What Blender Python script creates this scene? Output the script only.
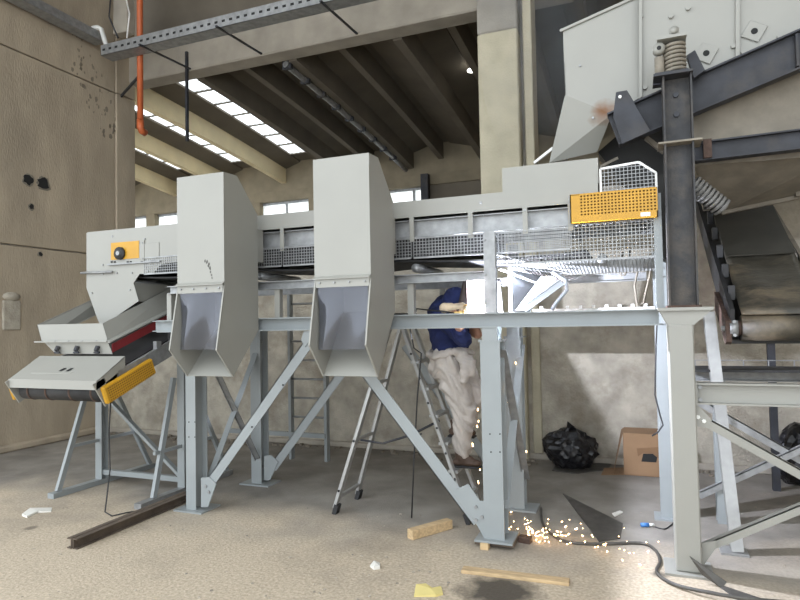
import bpy, bmesh, math, random
from mathutils import Vector, Matrix, noise
random.seed(7)
for o in list(bpy.data.objects): bpy.data.objects.remove(o)
sc = bpy.context.scene
COL = sc.collection

# ------------------------------------------------------------------ camera
F = 600.0; CAMH = 1.62
YAW, PITCH, ROLL = [math.radians(a) for a in (21.3, 2.05, 1.1)]
FW = Vector((-math.sin(YAW)*math.cos(PITCH), math.cos(YAW)*math.cos(PITCH), math.sin(PITCH)))
R0 = Vector((math.cos(YAW), math.sin(YAW), 0)); U0 = R0.cross(FW)
RT = R0*math.cos(ROLL) - U0*math.sin(ROLL); UP = R0*math.sin(ROLL) + U0*math.cos(ROLL)
cd = bpy.data.cameras.new('camera'); cam = bpy.data.objects.new('camera', cd); COL.objects.link(cam)
cd.sensor_width = 36; cd.lens = 36*F/800; cd.clip_start = 0.05; cd.clip_end = 200
m = Matrix((RT, UP, -FW)).transposed().to_4x4(); m.translation = (0, 0, CAMH)
cam.matrix_world = m
sc.camera = cam
CO = Vector((0, 0, CAMH))
def P(x, y, U=None, V=None, Z=None):
    """photo pixel -> point on the plane U=, V= or Z= (the thing the pixel touches)"""
    d = FW*F + RT*(x-400) - UP*(y-300)
    t = (U-CO.x)/d.x if U is not None else (V-CO.y)/d.y if V is not None else (Z-CO.z)/d.z
    return CO + d*t

# ------------------------------------------------------------------ light
w = bpy.data.worlds.new('sky'); sc.world = w; w.use_nodes = True
bg = w.node_tree.nodes['Background']; bg.inputs[0].default_value = (0.88, 0.94, 1.0, 1); bg.inputs[1].default_value = 1.0
vs = sc.view_settings
vs.view_transform = 'Standard'; vs.look = 'None'; vs.gamma = 1; vs.use_curve_mapping = False
vs.exposure = 1.72
# the welding arc is the one lamp of the place: an emissive ball built with the torch below, ARC_W watts
ARC = Vector((-0.985, 4.42, 1.712)); ARC_W = 105

# ------------------------------------------------------------------ materials
MATS = {}
def mat(name, col, rough=0.6, metal=0.0, var=0.12, scale=6.0, bump=0.0, bscale=60.0, col2=None, thr=(0.45, 0.65), stretch=None, spec=None):
    if name in MATS: return MATS[name]
    m = bpy.data.materials.new(name); m.use_nodes = True
    nt = m.node_tree; b = nt.nodes['Principled BSDF']; N = nt.nodes.new; L = nt.links.new
    b.inputs['Roughness'].default_value = rough; b.inputs['Metallic'].default_value = metal
    if spec is not None: b.inputs['Specular IOR Level'].default_value = spec
    tc = N('ShaderNodeTexCoord'); mp = N('ShaderNodeMapping')
    geo = N('ShaderNodeNewGeometry')
    L(geo.outputs['Position'], mp.inputs[0])
    if stretch: mp.inputs['Scale'].default_value = stretch
    n1 = N('ShaderNodeTexNoise'); n1.inputs['Scale'].default_value = scale; n1.inputs['Detail'].default_value = 6
    L(mp.outputs[0], n1.inputs['Vector'])
    r = N('ShaderNodeValToRGB')
    lo = [c*(1-var) for c in col]; hi = [min(1, c*(1+var)) for c in col]
    r.color_ramp.elements[0].position = 0.3; r.color_ramp.elements[1].position = 0.7
    r.color_ramp.elements[0].color = (*lo, 1); r.color_ramp.elements[1].color = (*hi, 1)
    L(n1.outputs[0], r.inputs[0]); out = r.outputs[0]
    if col2:
        n2 = N('ShaderNodeTexNoise'); n2.inputs['Scale'].default_value = scale*0.37; n2.inputs['Detail'].default_value = 8; n2.inputs['Roughness'].default_value = 0.65
        L(mp.outputs[0], n2.inputs['Vector'])
        r2 = N('ShaderNodeValToRGB'); r2.color_ramp.elements[0].position = thr[0]; r2.color_ramp.elements[1].position = thr[1]
        L(n2.outputs[0], r2.inputs[0])
        mx = N('ShaderNodeMix'); mx.data_type = 'RGBA'
        L(r2.outputs[0], mx.inputs['Factor']); L(out, mx.inputs['A']); mx.inputs['B'].default_value = (*col2, 1)
        out = mx.outputs['Result']
    L(out, b.inputs['Base Color'])
    if bump:
        n3 = N('ShaderNodeTexNoise'); n3.inputs['Scale'].default_value = bscale; n3.inputs['Detail'].default_value = 5
        L(mp.outputs[0], n3.inputs['Vector'])
        bp = N('ShaderNodeBump'); bp.inputs['Strength'].default_value = bump; bp.inputs['Distance'].default_value = 0.02
        L(n3.outputs[0], bp.inputs['Height']); L(bp.outputs[0], b.inputs['Normal'])
    MATS[name] = m; return m

def emit(name, col, s):
    m = bpy.data.materials.new(name); m.use_nodes = True; nt = m.node_tree
    nt.nodes.remove(nt.nodes['Principled BSDF']); e = nt.nodes.new('ShaderNodeEmission')
    e.inputs[0].default_value = (*col, 1); e.inputs[1].default_value = s
    nt.links.new(e.outputs[0], nt.nodes['Material Output'].inputs[0]); MATS[name] = m; return m

paint   = mat('machine_paint', (0.285, 0.281, 0.252), 0.40, var=0.03, scale=3, bump=0.02, bscale=8)
paintb  = mat('frame_paint', (0.265, 0.287, 0.29), 0.45, var=0.05, scale=4)
galv    = mat('galvanised_steel', (0.29, 0.295, 0.295), 0.45, 0.45, var=0.2, scale=14)
shiny   = mat('bright_sheet_metal', (0.34, 0.36, 0.39), 0.33, 0.5, var=0.06, scale=5)
alu     = mat('aluminium', (0.35, 0.35, 0.34), 0.42, 0.45, var=0.08, scale=20)
yellow  = mat('guard_yellow', (0.49, 0.255, 0.013), 0.45, var=0.08, scale=8)
black   = mat('black_rubber', (0.022, 0.022, 0.023), 0.6, var=0.3, scale=9)
darkst  = mat('dark_painted_steel', (0.026, 0.028, 0.035), 0.62, var=0.35, scale=7, col2=(0.055, 0.048, 0.042), thr=(0.52, 0.72), bump=0.1, bscale=40)
rust    = mat('rusty_steel', (0.07, 0.04, 0.028), 0.75, var=0.35, scale=20, bump=0.3)
dusty   = mat('dusty_steel', (0.22, 0.195, 0.155), 0.8, var=0.18, scale=7, col2=(0.17, 0.15, 0.12), thr=(0.48, 0.66), bump=0.15, bscale=50)
colrust = mat('column_steel', (0.032, 0.032, 0.034), 0.65, var=0.3, scale=10, col2=(0.085, 0.072, 0.058), thr=(0.45, 0.66), bump=0.15)
belt    = mat('dirty_belt', (0.050, 0.045, 0.034), 0.55, var=0.35, scale=5, col2=(0.155, 0.122, 0.08), thr=(0.50, 0.68), stretch=(1, 2.2, 1), bump=0.2, bscale=25)
concrete = mat('wall_concrete', (0.42, 0.352, 0.262), 0.9, var=0.16, scale=2.2, col2=(0.28, 0.237, 0.178), thr=(0.50, 0.72), bump=0.35, bscale=45, stretch=(1, 1, 0.35))
concback = mat('back_wall_plaster', (0.40, 0.365, 0.30), 0.9, var=0.22, scale=6, col2=(0.25, 0.215, 0.165), thr=(0.50, 0.70), bump=0.5, bscale=40)
concbeam = mat('beam_concrete', (0.36, 0.325, 0.27), 0.9, var=0.15, scale=3, bump=0.2, bscale=40)
concpil = mat('pillar_concrete', (0.43, 0.39, 0.285), 0.9, var=0.12, scale=4, bump=0.3, bscale=40)
conctop = mat('pillar_bare_concrete', (0.27, 0.25, 0.215), 0.9, var=0.15, scale=4, bump=0.3, bscale=40)
ribm    = mat('roof_concrete_lit', (0.76, 0.64, 0.40), 0.9, var=0.10, scale=2)  # brighter copy: skylight on the rib faces is put into the colour
ribdark = mat('roof_concrete_shaded', (0.155, 0.132, 0.10), 0.9, var=0.12, scale=2)  # darker copy: shade of wing undersides and unlit ribs painted in
wood    = mat('pale_timber', (0.50, 0.36, 0.20), 0.75, var=0.2, scale=6, stretch=(2, 9, 9))
oldwood = mat('old_rail_steel', (0.10, 0.075, 0.055), 0.8, var=0.3, scale=9, bump=0.3)
card    = mat('cardboard', (0.27, 0.165, 0.09), 0.85, var=0.08, scale=6)
bagm    = mat('bin_bag_plastic', (0.010, 0.010, 0.012), 0.28, var=0.2, scale=9)
navy    = mat('navy_cotton', (0.012, 0.020, 0.085), 0.9, var=0.25, scale=12, bump=0.2)
whitecl = mat('off_white_cotton', (0.44, 0.40, 0.365), 0.92, var=0.08, scale=9, bump=0.25, bscale=30)
skin    = mat('skin', (0.42, 0.23, 0.16), 0.6, var=0.06)
leather = mat('brown_leather', (0.075, 0.045, 0.03), 0.65, var=0.25, scale=20, bump=0.2)
glovem  = mat('glove_leather', (0.50, 0.40, 0.28), 0.75, var=0.2, scale=20, bump=0.2)
orange  = mat('orange_pvc', (0.50, 0.115, 0.035), 0.5, var=0.12, scale=8)
red     = mat('red_rubber', (0.20, 0.018, 0.022), 0.6)
paper   = mat('paper', (0.70, 0.68, 0.62), 0.9, var=0.06)
yellowp = mat('yellow_paper', (0.68, 0.57, 0.22), 0.9, var=0.1)
blue    = mat('blue_plastic', (0.06, 0.20, 0.50), 0.5)
plate   = mat('mill_scale_plate', (0.075, 0.07, 0.062), 0.55, 0.2, var=0.25, scale=12)
whitep  = mat('white_label', (0.75, 0.75, 0.72), 0.6)
holem   = mat('dark_hole', (0.012, 0.012, 0.012), 0.8)

# rust bloom on painted sheet (one spot)
def spotted(name, base, centre, rad, spot):
    m = base.copy(); m.name = name; nt = m.node_tree; N = nt.nodes.new; L = nt.links.new
    b = nt.nodes['Principled BSDF']; src = b.inputs['Base Color'].links[0].from_socket
    g = N('ShaderNodeNewGeometry'); n = N('ShaderNodeTexNoise'); n.inputs['Scale'].default_value = 14
    d = N('ShaderNodeVectorMath'); d.operation = 'DISTANCE'; d.inputs[1].default_value = centre
    L(g.outputs['Position'], d.inputs[0]); L(g.outputs['Position'], n.inputs['Vector'])
    ad = N('ShaderNodeMath'); ad.operation = 'MULTIPLY_ADD'; ad.inputs[1].default_value = rad*0.9
    L(n.outputs[0], ad.inputs[0]); L(d.outputs['Value'], ad.inputs[2])
    mr = N('ShaderNodeMapRange'); mr.inputs['From Min'].default_value = rad*0.6; mr.inputs['From Max'].default_value = rad*1.4
    mr.inputs['To Min'].default_value = 1; mr.inputs['To Max'].default_value = 0
    L(ad.outputs[0], mr.inputs['Value'])
    mx = N('ShaderNodeMix'); mx.data_type = 'RGBA'; L(mr.outputs[0], mx.inputs['Factor']); L(src, mx.inputs['A']); mx.inputs['B'].default_value = (*spot, 1)
    L(mx.outputs['Result'], b.inputs['Base Color']); return m

# floor: dusty concrete with a paler, warmer tone near the front and one oil stain
floor_m = mat('floor_concrete', (0.255, 0.235, 0.205), 0.85, var=0.25, scale=2.5, col2=(0.16, 0.145, 0.13), thr=(0.48, 0.70), bump=0.25, bscale=70)
def floor_extra():
    m = floor_m; nt = m.node_tree; N = nt.nodes.new; L = nt.links.new
    b = nt.nodes['Principled BSDF']; src = b.inputs['Base Color'].links[0].from_socket
    g = N('ShaderNodeNewGeometry'); sx = N('ShaderNodeSeparateXYZ'); L(g.outputs['Position'], sx.inputs[0])
    n = N('ShaderNodeTexNoise'); n.inputs['Scale'].default_value = 1.3; n.inputs['Detail'].default_value = 8; L(g.outputs['Position'], n.inputs['Vector'])
    a = N('ShaderNodeMath'); a.operation = 'MULTIPLY_ADD'; a.inputs[1].default_value = 2.2; L(n.outputs[0], a.inputs[0]); L(sx.outputs['Y'], a.inputs[2])
    mr = N('ShaderNodeMapRange'); mr.inputs['From Min'].default_value = 4.9; mr.inputs['From Max'].default_value = 6.0; mr.inputs['To Min'].default_value = 0.85; mr.inputs['To Max'].default_value = 0
    L(a.outputs[0], mr.inputs['Value'])
    n2 = N('ShaderNodeTexNoise'); n2.inputs['Scale'].default_value = 48; n2.inputs['Detail'].default_value = 6; L(g.outputs['Position'], n2.inputs['Vector'])
    rr = N('ShaderNodeValToRGB'); rr.color_ramp.elements[0].position = .3; rr.color_ramp.elements[1].position = .7
    rr.color_ramp.elements[0].color = (0.38, 0.31, 0.22, 1); rr.color_ramp.elements[1].color = (0.66, 0.55, 0.41, 1); L(n2.outputs[0], rr.inputs[0])
    mx = N('ShaderNodeMix'); mx.data_type = 'RGBA'; L(mr.outputs[0], mx.inputs['Factor']); L(src, mx.inputs['A']); L(rr.outputs[0], mx.inputs['B'])
    out = mx.outputs['Result']
    np_ = N('ShaderNodeTexNoise'); np_.inputs['Scale'].default_value = 0.9; np_.inputs['Detail'].default_value = 9; np_.inputs['Roughness'].default_value = 0.7; L(g.outputs['Position'], np_.inputs['Vector'])
    mp_ = N('ShaderNodeMapRange'); mp_.inputs['From Min'].default_value = 0.5; mp_.inputs['From Max'].default_value = 0.72; mp_.inputs['To Max'].default_value = 0.55; L(np_.outputs[0], mp_.inputs['Value'])
    mx = N('ShaderNodeMix'); mx.data_type = 'RGBA'; L(mp_.outputs[0], mx.inputs['Factor']); L(out, mx.inputs['A']); mx.inputs['B'].default_value = (0.20, 0.172, 0.135, 1); out = mx.outputs['Result']
    for (cx, cy, r, st) in ((-0.80, 3.60, 0.24, 0.92), (0.10, 4.15, 0.05, 0.7), (-4.62, 3.50, 0.05, 0.6)):
        d = N('ShaderNodeVectorMath'); d.operation = 'DISTANCE'; d.inputs[1].default_value = (cx, cy, 0); L(g.outputs['Position'], d.inputs[0])
        ad = N('ShaderNodeMath'); ad.operation = 'MULTIPLY_ADD'; ad.inputs[1].default_value = r*1.1
        n3 = N('ShaderNodeTexNoise'); n3.inputs['Scale'].default_value = 7; n3.inputs['Detail'].default_value = 7; L(g.outputs['Position'], n3.inputs['Vector'])
        L(n3.outputs[0], ad.inputs[0]); L(d.outputs['Value'], ad.inputs[2])
        m2 = N('ShaderNodeMapRange'); m2.inputs['From Min'].default_value = r*1.1; m2.inputs['From Max'].default_value = r*1.7; m2.inputs['To Min'].default_value = st; m2.inputs['To Max'].default_value = 0
        L(ad.outputs[0], m2.inputs['Value'])
        mx = N('ShaderNodeMix'); mx.data_type = 'RGBA'; L(m2.outputs[0], mx.inputs['Factor']); L(out, mx.inputs['A']); mx.inputs['B'].default_value = (0.045, 0.037, 0.028, 1); out = mx.outputs['Result']
    L(out, b.inputs['Base Color'])
floor_extra()

# translucent roof light, glass-clear PVC curtain
def trans(name, col, mixf):
    m = bpy.data.materials.new(name); m.use_nodes = True; nt = m.node_tree; N = nt.nodes.new; L = nt.links.new
    nt.nodes.remove(nt.nodes['Principled BSDF'])
    a = N('ShaderNodeBsdfTranslucent'); a.inputs[0].default_value = (*col, 1); b = N('ShaderNodeBsdfTransparent'); b.inputs[0].default_value = (*col, 1)
    x = N('ShaderNodeMixShader'); x.inputs[0].default_value = mixf
    L(a.outputs[0], x.inputs[1]); L(b.outputs[0], x.inputs[2]); L(x.outputs[0], nt.nodes['Material Output'].inputs[0]); return m
skylight_m = trans('roof_light_sheet', (0.96, 0.97, 0.95), 0.35)
def pvc_mat():
    m = bpy.data.materials.new('clear_pvc'); m.use_nodes = True; nt = m.node_tree; N = nt.nodes.new; L = nt.links.new
    nt.nodes.remove(nt.nodes['Principled BSDF'])
    t = N('ShaderNodeBsdfTransparent'); t.inputs[0].default_value = (0.66, 0.69, 0.76, 1)
    g = N('ShaderNodeBsdfGlossy'); g.inputs['Roughness'].default_value = 0.16; g.inputs['Color'].default_value = (0.9, 0.92, 1, 1)
    d = N('ShaderNodeBsdfDiffuse'); d.inputs[0].default_value = (0.36, 0.38, 0.46, 1)
    x = N('ShaderNodeMixShader'); x.inputs[0].default_value = 0.11; L(t.outputs[0], x.inputs[1]); L(d.outputs[0], x.inputs[2])
    y = N('ShaderNodeMixShader'); f = N('ShaderNodeFresnel'); f.inputs[0].default_value = 1.6; L(f.outputs[0], y.inputs[0]); L(x.outputs[0], y.inputs[1]); L(g.outputs[0], y.inputs[2])
    L(y.outputs[0], nt.nodes['Material Output'].inputs[0]); return m
pvc = pvc_mat()

# ------------------------------------------------------------------ mesh helpers
def V3(*a): return Vector(a[0]) if len(a) == 1 else Vector(a)
def hprof(w, h, tf=0.010, tw=0.008):
    a, b = w/2, h/2
    return [(-a,-b),(a,-b),(a,-b+tf),(tw/2,-b+tf),(tw/2,b-tf),(a,b-tf),(a,b),(-a,b),(-a,b-tf),(-tw/2,b-tf),(-tw/2,-b+tf),(-a,-b+tf)]
def cprof(w, h, t=0.006):     # open towards +x
    a, b = w/2, h/2
    return [(-a,-b),(a,-b),(a,-b+t),(-a+t,-b+t),(-a+t,b-t),(a,b-t),(a,b),(-a,b)]
def lprof(w, h, t=0.006): return [(0,0),(w,0),(w,t),(t,t),(t,h),(0,h)]
def rprof(w, h): return [(-w/2,-h/2),(w/2,-h/2),(w/2,h/2),(-w/2,h/2)]
class MB:
    def __init__(s): s.v = []; s.f = []
    def add(s, vs, fs):
        n = len(s.v); s.v += [Vector(p) for p in vs]; s.f += [[i+n for i in q] for q in fs]; return s
    def box(s, x0, x1, y0, y1, z0, z1):
        return s.add([(x,y,z) for z in (z0,z1) for y in (y0,y1) for x in (x0,x1)], [(0,2,3,1),(4,5,7,6),(0,1,5,4),(2,6,7,3),(0,4,6,2),(1,3,7,5)])
    def prism(s, pts, vec):
        pts = [Vector(p) for p in pts]; vec = Vector(vec); n = len(pts)
        return s.add(pts + [p+vec for p in pts], [list(range(n))[::-1], list(range(n, 2*n))] + [[i,(i+1)%n,(i+1)%n+n,i+n] for i in range(n)])
    def uz(s, pts, v0, v1): return s.prism([(u, v0, z) for u, z in pts], (0, v1-v0, 0))
    def vz(s, pts, u0, u1): return s.prism([(u0, v, z) for v, z in pts], (u1-u0, 0, 0))
    def sheet(s, pts, t=0.004):
        pts = [Vector(p) for p in pts]; n = (pts[1]-pts[0]).cross(pts[2]-pts[1]).normalized()
        return s.prism(pts, n*t)
    def sect(s, p0, p1, prof, up=(0,0,1)):
        p0 = Vector(p0); p1 = Vector(p1); d = (p1-p0).normalized(); up = Vector(up)
        x = d.cross(up)
        if x.length < 1e-4: x = d.cross(Vector((0,-1,0)))
        x.normalize(); y = x.cross(d).normalized()
        return s.prism([p0+x*a+y*b for a, b in prof], p1-p0)
    def bar(s, p0, p1, w, h, up=(0,0,1)): return s.sect(p0, p1, rprof(w, h), up)
    def cyl(s, p0, p1, r, n=12, r1=None):
        p0 = Vector(p0); p1 = Vector(p1); d = (p1-p0).normalized(); a = d.orthogonal().normalized(); b = d.cross(a); r1 = r if r1 is None else r1
        vs = [p0+(a*math.cos(t)+b*math.sin(t))*r for t in [2*math.pi*i/n for i in range(n)]] + [p1+(a*math.cos(t)+b*math.sin(t))*r1 for t in [2*math.pi*i/n for i in range(n)]]
        return s.add(vs, [list(range(n))[::-1], list(range(n,2*n))] + [[i,(i+1)%n,(i+1)%n+n,i+n] for i in range(n)])
    def tube(s, pts, r, n=8, closed=False):
        pts = [Vector(p) for p in pts]; k = len(pts); rs = r if isinstance(r, (list, tuple)) else [r]*k
        vs = []; a = None
        for i, p in enumerate(pts):
            d = (pts[min(i+1,k-1)]-pts[max(i-1,0)]).normalized() if not closed else (pts[(i+1)%k]-pts[i-1]).normalized()
            if a is None: a = d.orthogonal().normalized()
            a = (a-d*a.dot(d)); a = a.normalized() if a.length > 1e-5 else d.orthogonal().normalized()
            b = d.cross(a); vs += [p+(a*math.cos(t)+b*math.sin(t))*rs[i] for t in [2*math.pi*j/n for j in range(n)]]
        fs = [[i*n+j, i*n+(j+1)%n, (i+1)*n+(j+1)%n, (i+1)*n+j] for i in range(k-1) for j in range(n)]
        if closed: fs += [[(k-1)*n+j, (k-1)*n+(j+1)%n, (j+1)%n, j] for j in range(n)]
        else: fs += [list(range(n))[::-1], list(range((k-1)*n, k*n))]
        return s.add(vs, fs)
    def ball(s, c, r, n=10, k=6):
        c = Vector(c); r = r if isinstance(r, (tuple, list)) else (r, r, r)
        vs = [c+Vector((0,0,-r[2]))]
        for i in range(1, k):
            t = -math.pi/2+math.pi*i/k
            vs += [c+Vector((r[0]*math.cos(t)*math.cos(a), r[1]*math.cos(t)*math.sin(a), r[2]*math.sin(t))) for a in [2*math.pi*j/n for j in range(n)]]
        vs.append(c+Vector((0,0,r[2]))); T = len(vs)-1
        fs = [[0, 1+(j+1)%n, 1+j] for j in range(n)] + [[1+(i*n)+j, 1+i*n+(j+1)%n, 1+(i+1)*n+(j+1)%n, 1+(i+1)*n+j] for i in range(k-2) for j in range(n)]
        fs += [[1+(k-2)*n+j, 1+(k-2)*n+(j+1)%n, T] for j in range(n)]
        return s.add(vs, fs)
    def lattice(s, o, du, dv, nu, nv, r, nrm):
        """flat grid of thin bars: o corner, du/dv edge vectors, nu x nv cells, r half width"""
        o = Vector(o); du = Vector(du); dv = Vector(dv); nrm = Vector(nrm).normalized()
        for i in range(nu+1):
            a = o+du*(i/nu); s.bar(a, a+dv, 2*r, 2*r, nrm)
        for j in range(nv+1):
            a = o+dv*(j/nv)+nrm*r*0.6; s.bar(a, a+du, 2*r, 2*r, nrm)
        return s

WL = {}
FOOT = []      # plan boxes of everything that stands on the floor
def clear_of(p, r):
    return not any(x0-r < p.x < x1+r and y0-r < p.y < y1+r for x0, x1, y0, y1 in FOOT)
def build(name, mb, material, parent=None, smooth=False, label=None, bevel=0.0, cat=None, group=None, kind=None, base=False):
    me = bpy.data.meshes.new(name)
    lo = Vector([min(p[i] for p in mb.v) for i in range(3)]); hi = Vector([max(p[i] for p in mb.v) for i in range(3)])
    c = (lo+hi)/2
    if lo.z < 0.03 and kind is None: FOOT.append((lo.x, hi.x, lo.y, hi.y))
    if parent is None: c.z = lo.z
    me.from_pydata([tuple(p-c) for p in mb.v], [], mb.f); me.validate()
    bm = bmesh.new(); bm.from_mesh(me); bmesh.ops.recalc_face_normals(bm, faces=bm.faces); bm.to_mesh(me); bm.free()
    me.materials.append(material)
    if smooth:
        for p in me.polygons: p.use_smooth = True
    o = bpy.data.objects.new(name, me); COL.objects.link(o); WL[o.name] = c
    if parent is not None:
        o.parent = parent; o.location = c-WL[parent.name]
    else: o.location = c
    if bevel:
        b = o.modifiers.new('bevel', 'BEVEL'); b.width = bevel; b.segments = 1; b.limit_method = 'ANGLE'
    tag(o, label, cat, group, kind); return o
def tag(o, label=None, cat=None, group=None, kind=None):
    if label: o['label'] = label
    if cat: o['category'] = cat
    if group: o['group'] = group
    if kind: o['kind'] = kind
def thing(name, loc, label, cat, group=None, kind=None):
    o = bpy.data.objects.new(name, None); COL.objects.link(o); o.location = loc; o.empty_display_size = 0.1; WL[o.name] = Vector(loc)
    tag(o, label, cat, group, kind); return o
def inst(src, parent, c):
    o = src.copy(); COL.objects.link(o); o.parent = parent; o.location = Vector(c)-WL[parent.name]; WL[o.name] = Vector(c); return o
BOLT = {}
def bolts(parent, pts, r=0.009, d=(0,-1,0), h=0.010, material=None, name='bolt'):
    key = (r, d, h, name, (material or galv).name)
    for p in pts:
        if key in BOLT: inst(BOLT[key], parent, Vector(p)+Vector(d)*h/2)
        else: BOLT[key] = build(name, MB().cyl(p, Vector(p)+Vector(d)*h, r, 6), material or galv, parent)

# ================================================================== SETTING
LW = -7.8; BW = 7.1; FV_ = 13.5
build('floor', MB().box(-22, 9, -5, 20, -0.2, 0), floor_m, kind='structure')
# left wall of cast panels (a wide door opening lies in front of LWV)
LWV = 3.4
wl = build('wall_left', MB().box(LW-0.35, LW-0.05, LWV, 7.75, 0, 9.0), concbeam, kind='structure')
for z0, z1 in ((0.0, 2.745), (2.765, 5.435), (5.455, 9.0)):
    build('panel', MB().box(LW-0.05, LW, LWV, 7.35, z0, z1), concrete, wl, bevel=0.008)
    build('pilaster', MB().box(LW-0.05, LW+0.03, 7.36, 7.75, z0, z1), concrete, wl, bevel=0.008)
def rough_disc(c, r, n=14, depth=0.03, jit=0.25):
    mb = MB(); c = Vector(c); ring = [c+Vector((0, math.cos(t), math.sin(t)))*r*(1+random.uniform(-jit, jit)) for t in [2*math.pi*i/n for i in range(n)]]
    return mb.prism(ring, (depth, 0, 0))
for px, py, r in ((43,184,0.085), (28,180,0.07), (31,207,0.035), (40,254,0.03)):
    c = P(px, py, U=LW); build('broken_rim', rough_disc(c-Vector((0.02,0,0)), r*1.35, depth=0.028), dusty, wl); build('core_hole', rough_disc(c-Vector((0.02,0,0)), r, depth=0.032), holem, wl)
a, b = P(2, 300, U=LW), P(20, 330, U=LW)
build('patch_box', MB().box(LW-0.02, LW+0.025, a.y, b.y, b.z, a.z), concback, wl, bevel=0.015)
build('mortar_lump', MB().ball((LW, (a.y+b.y)/2, a.z+0.05), (0.05, 0.13, 0.06)), concback, wl, smooth=True)
mb = MB()
for i in range(70):
    t = random.random(); c = Vector((LW, 6.6+t*0.9+random.uniform(-.12,.12), 5.9-t*1.3+random.uniform(-.35,.35)))
    r = random.uniform(0.008, 0.030); ring = [c+Vector((0, math.cos(q), 1.6*math.sin(q)))*r*(1+random.uniform(-.4,.4)) for q in [2*math.pi*i/7 for i in range(7)]]
    mb.prism([p-Vector((0.01,0,0)) for p in ring], (0.014, 0, 0))
build('spalled_chip', mb, mat('spalled_concrete', (0.24,0.205,0.155), 0.95, var=0.2), wl, kind='stuff')
build('baseboard_left', MB().box(LW, LW+0.10, LWV, BW, 0, 0.09), concrete, kind='structure', bevel=0.02)

# back wall (low partition) and pillar
build('wall_back', MB().box(LW-0.05, 9, BW, BW+0.28, 0, 3.1), concback, kind='structure')
build('baseboard_back', MB().box(LW+0.1, 9, BW-0.05, BW, 0, 0.07), concbeam, kind='structure', bevel=0.01)
pil = build('pillar', MB().box(-1.66, -1.18, BW-0.12, BW+0.35, 0, 5.05), concpil, kind='structure', bevel=0.015)
build('bare_upper_length', MB().box(-1.66, -1.18, BW-0.12, BW+0.35, 5.05, 9), conctop, pil, bevel=0.015)
build('side_rib', MB().box(-1.135, -1.03, BW-0.02, BW+0.33, 0, 9), concpil, pil, bevel=0.01)
build('groove_back', MB().box(-1.18, -1.135, BW+0.08, BW+0.33, 0, 9), conctop, pil)
# tie beam over the partition
build('trim_1', MB().box(LW-0.02, -0.6, 7.62, 7.95, 5.70, 6.45), concbeam, kind='structure', bevel=0.02)
# front bay roof (over the machine; the bay is open behind the camera)
ROOFV = 0.6
build('wall_right', MB().box(5.0, 5.3, -2.0, FV_ , 0, 8.1), concrete, kind='structure')
build('dark_fill_above_beam', MB().box(LW-0.3, 9, 8.02, 8.15, 6.28, 8.0), ribdark, kind='structure')  # added dark fill so the opening above the tie beam reads dark
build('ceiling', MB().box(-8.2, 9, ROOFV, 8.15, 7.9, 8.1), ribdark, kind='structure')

farm = mat('far_wall_concrete', (0.24, 0.20, 0.135), 0.9, var=0.15, scale=3)
# back bay: ribs, roof, roof lights, far wall
FV = 13.2
def rz(v): return 5.66 - 0.055*(v-8.5) - 0.006*(v-8.5)**2*1.2
ribU = [-8.25+1.75*k for k in range(-4, 7)]
vsamp = [7.97, 8.5, 9.5, 10.5, 11.5, 12.5, 13.3]
def sweep(mb, prof, closed=True):
    """prof [(u, dz)] swept along V following rz"""
    n = len(prof); k = len(vsamp)
    vs = [(u, v, rz(v)+dz) for v in vsamp for u, dz in prof]
    fs = [[i*n+j, i*n+(j+1)%n, (i+1)*n+(j+1)%n, (i+1)*n+j] for i in range(k-1) for j in range(n)] + [list(range(n))[::-1], list(range((k-1)*n, k*n))]
    mb.add(vs, fs)
lastlit = 4
roof = thing('roof', (-6, 10, 5.9), None, None, kind='structure')
for k, u in enumerate(ribU):
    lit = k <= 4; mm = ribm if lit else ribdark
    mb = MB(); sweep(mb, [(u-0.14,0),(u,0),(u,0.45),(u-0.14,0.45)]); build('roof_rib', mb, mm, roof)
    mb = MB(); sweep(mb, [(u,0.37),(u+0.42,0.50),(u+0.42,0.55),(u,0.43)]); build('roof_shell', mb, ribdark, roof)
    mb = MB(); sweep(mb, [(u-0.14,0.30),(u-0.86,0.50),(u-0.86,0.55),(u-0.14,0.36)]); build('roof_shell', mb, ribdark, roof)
    u1 = u+1.75
    if k < len(ribU)-1:
        if k <= 4:
            # skylight strip: panes between this rib's wing and the next
            for i in range(8):
                v0 = 8.17+i*0.58; v1 = v0+0.55
                pm = MB(); nseg = 8; pts = []
                for j in range(nseg+1):
                    uu = u+0.40+(0.51*j/nseg); pts.append((uu, 0.012*(j % 2)))
                vsx = [(uu, vv, rz(vv)+0.535+dz) for vv in (v0, v1) for uu, dz in pts]; n = nseg+1
                pm.add(vsx, [[j, j+1, j+1+n, j+n] for j in range(nseg)])
                build('roof_light_pane', pm, skylight_m, roof)
                build('glazing_bar', MB().box(u+0.40, u+0.91, v1, v1+0.03, rz(v1)+0.515, rz(v1)+0.575), ribdark, roof)
            for vv0, vv1 in ((7.97, 8.17), (12.81, 13.3)):
                build('roof_slab', MB().add([(uu, vv, rz(vv)+zz) for zz in (0.54, 0.60) for vv in (vv0, vv1) for uu in (u+0.38, u1-0.84)], [(0,2,3,1),(4,5,7,6),(0,1,5,4),(2,6,7,3),(0,4,6,2),(1,3,7,5)]), ribdark, roof)
        else:
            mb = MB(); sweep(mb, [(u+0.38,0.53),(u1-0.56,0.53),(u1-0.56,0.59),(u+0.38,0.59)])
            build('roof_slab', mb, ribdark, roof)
            mb = MB(); sweep(mb, [(u+0.62,0.14),(u+0.74,0.14),(u+0.74,0.53),(u+0.62,0.53)]); build('roof_rib', mb, ribdark, roof)
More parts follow.
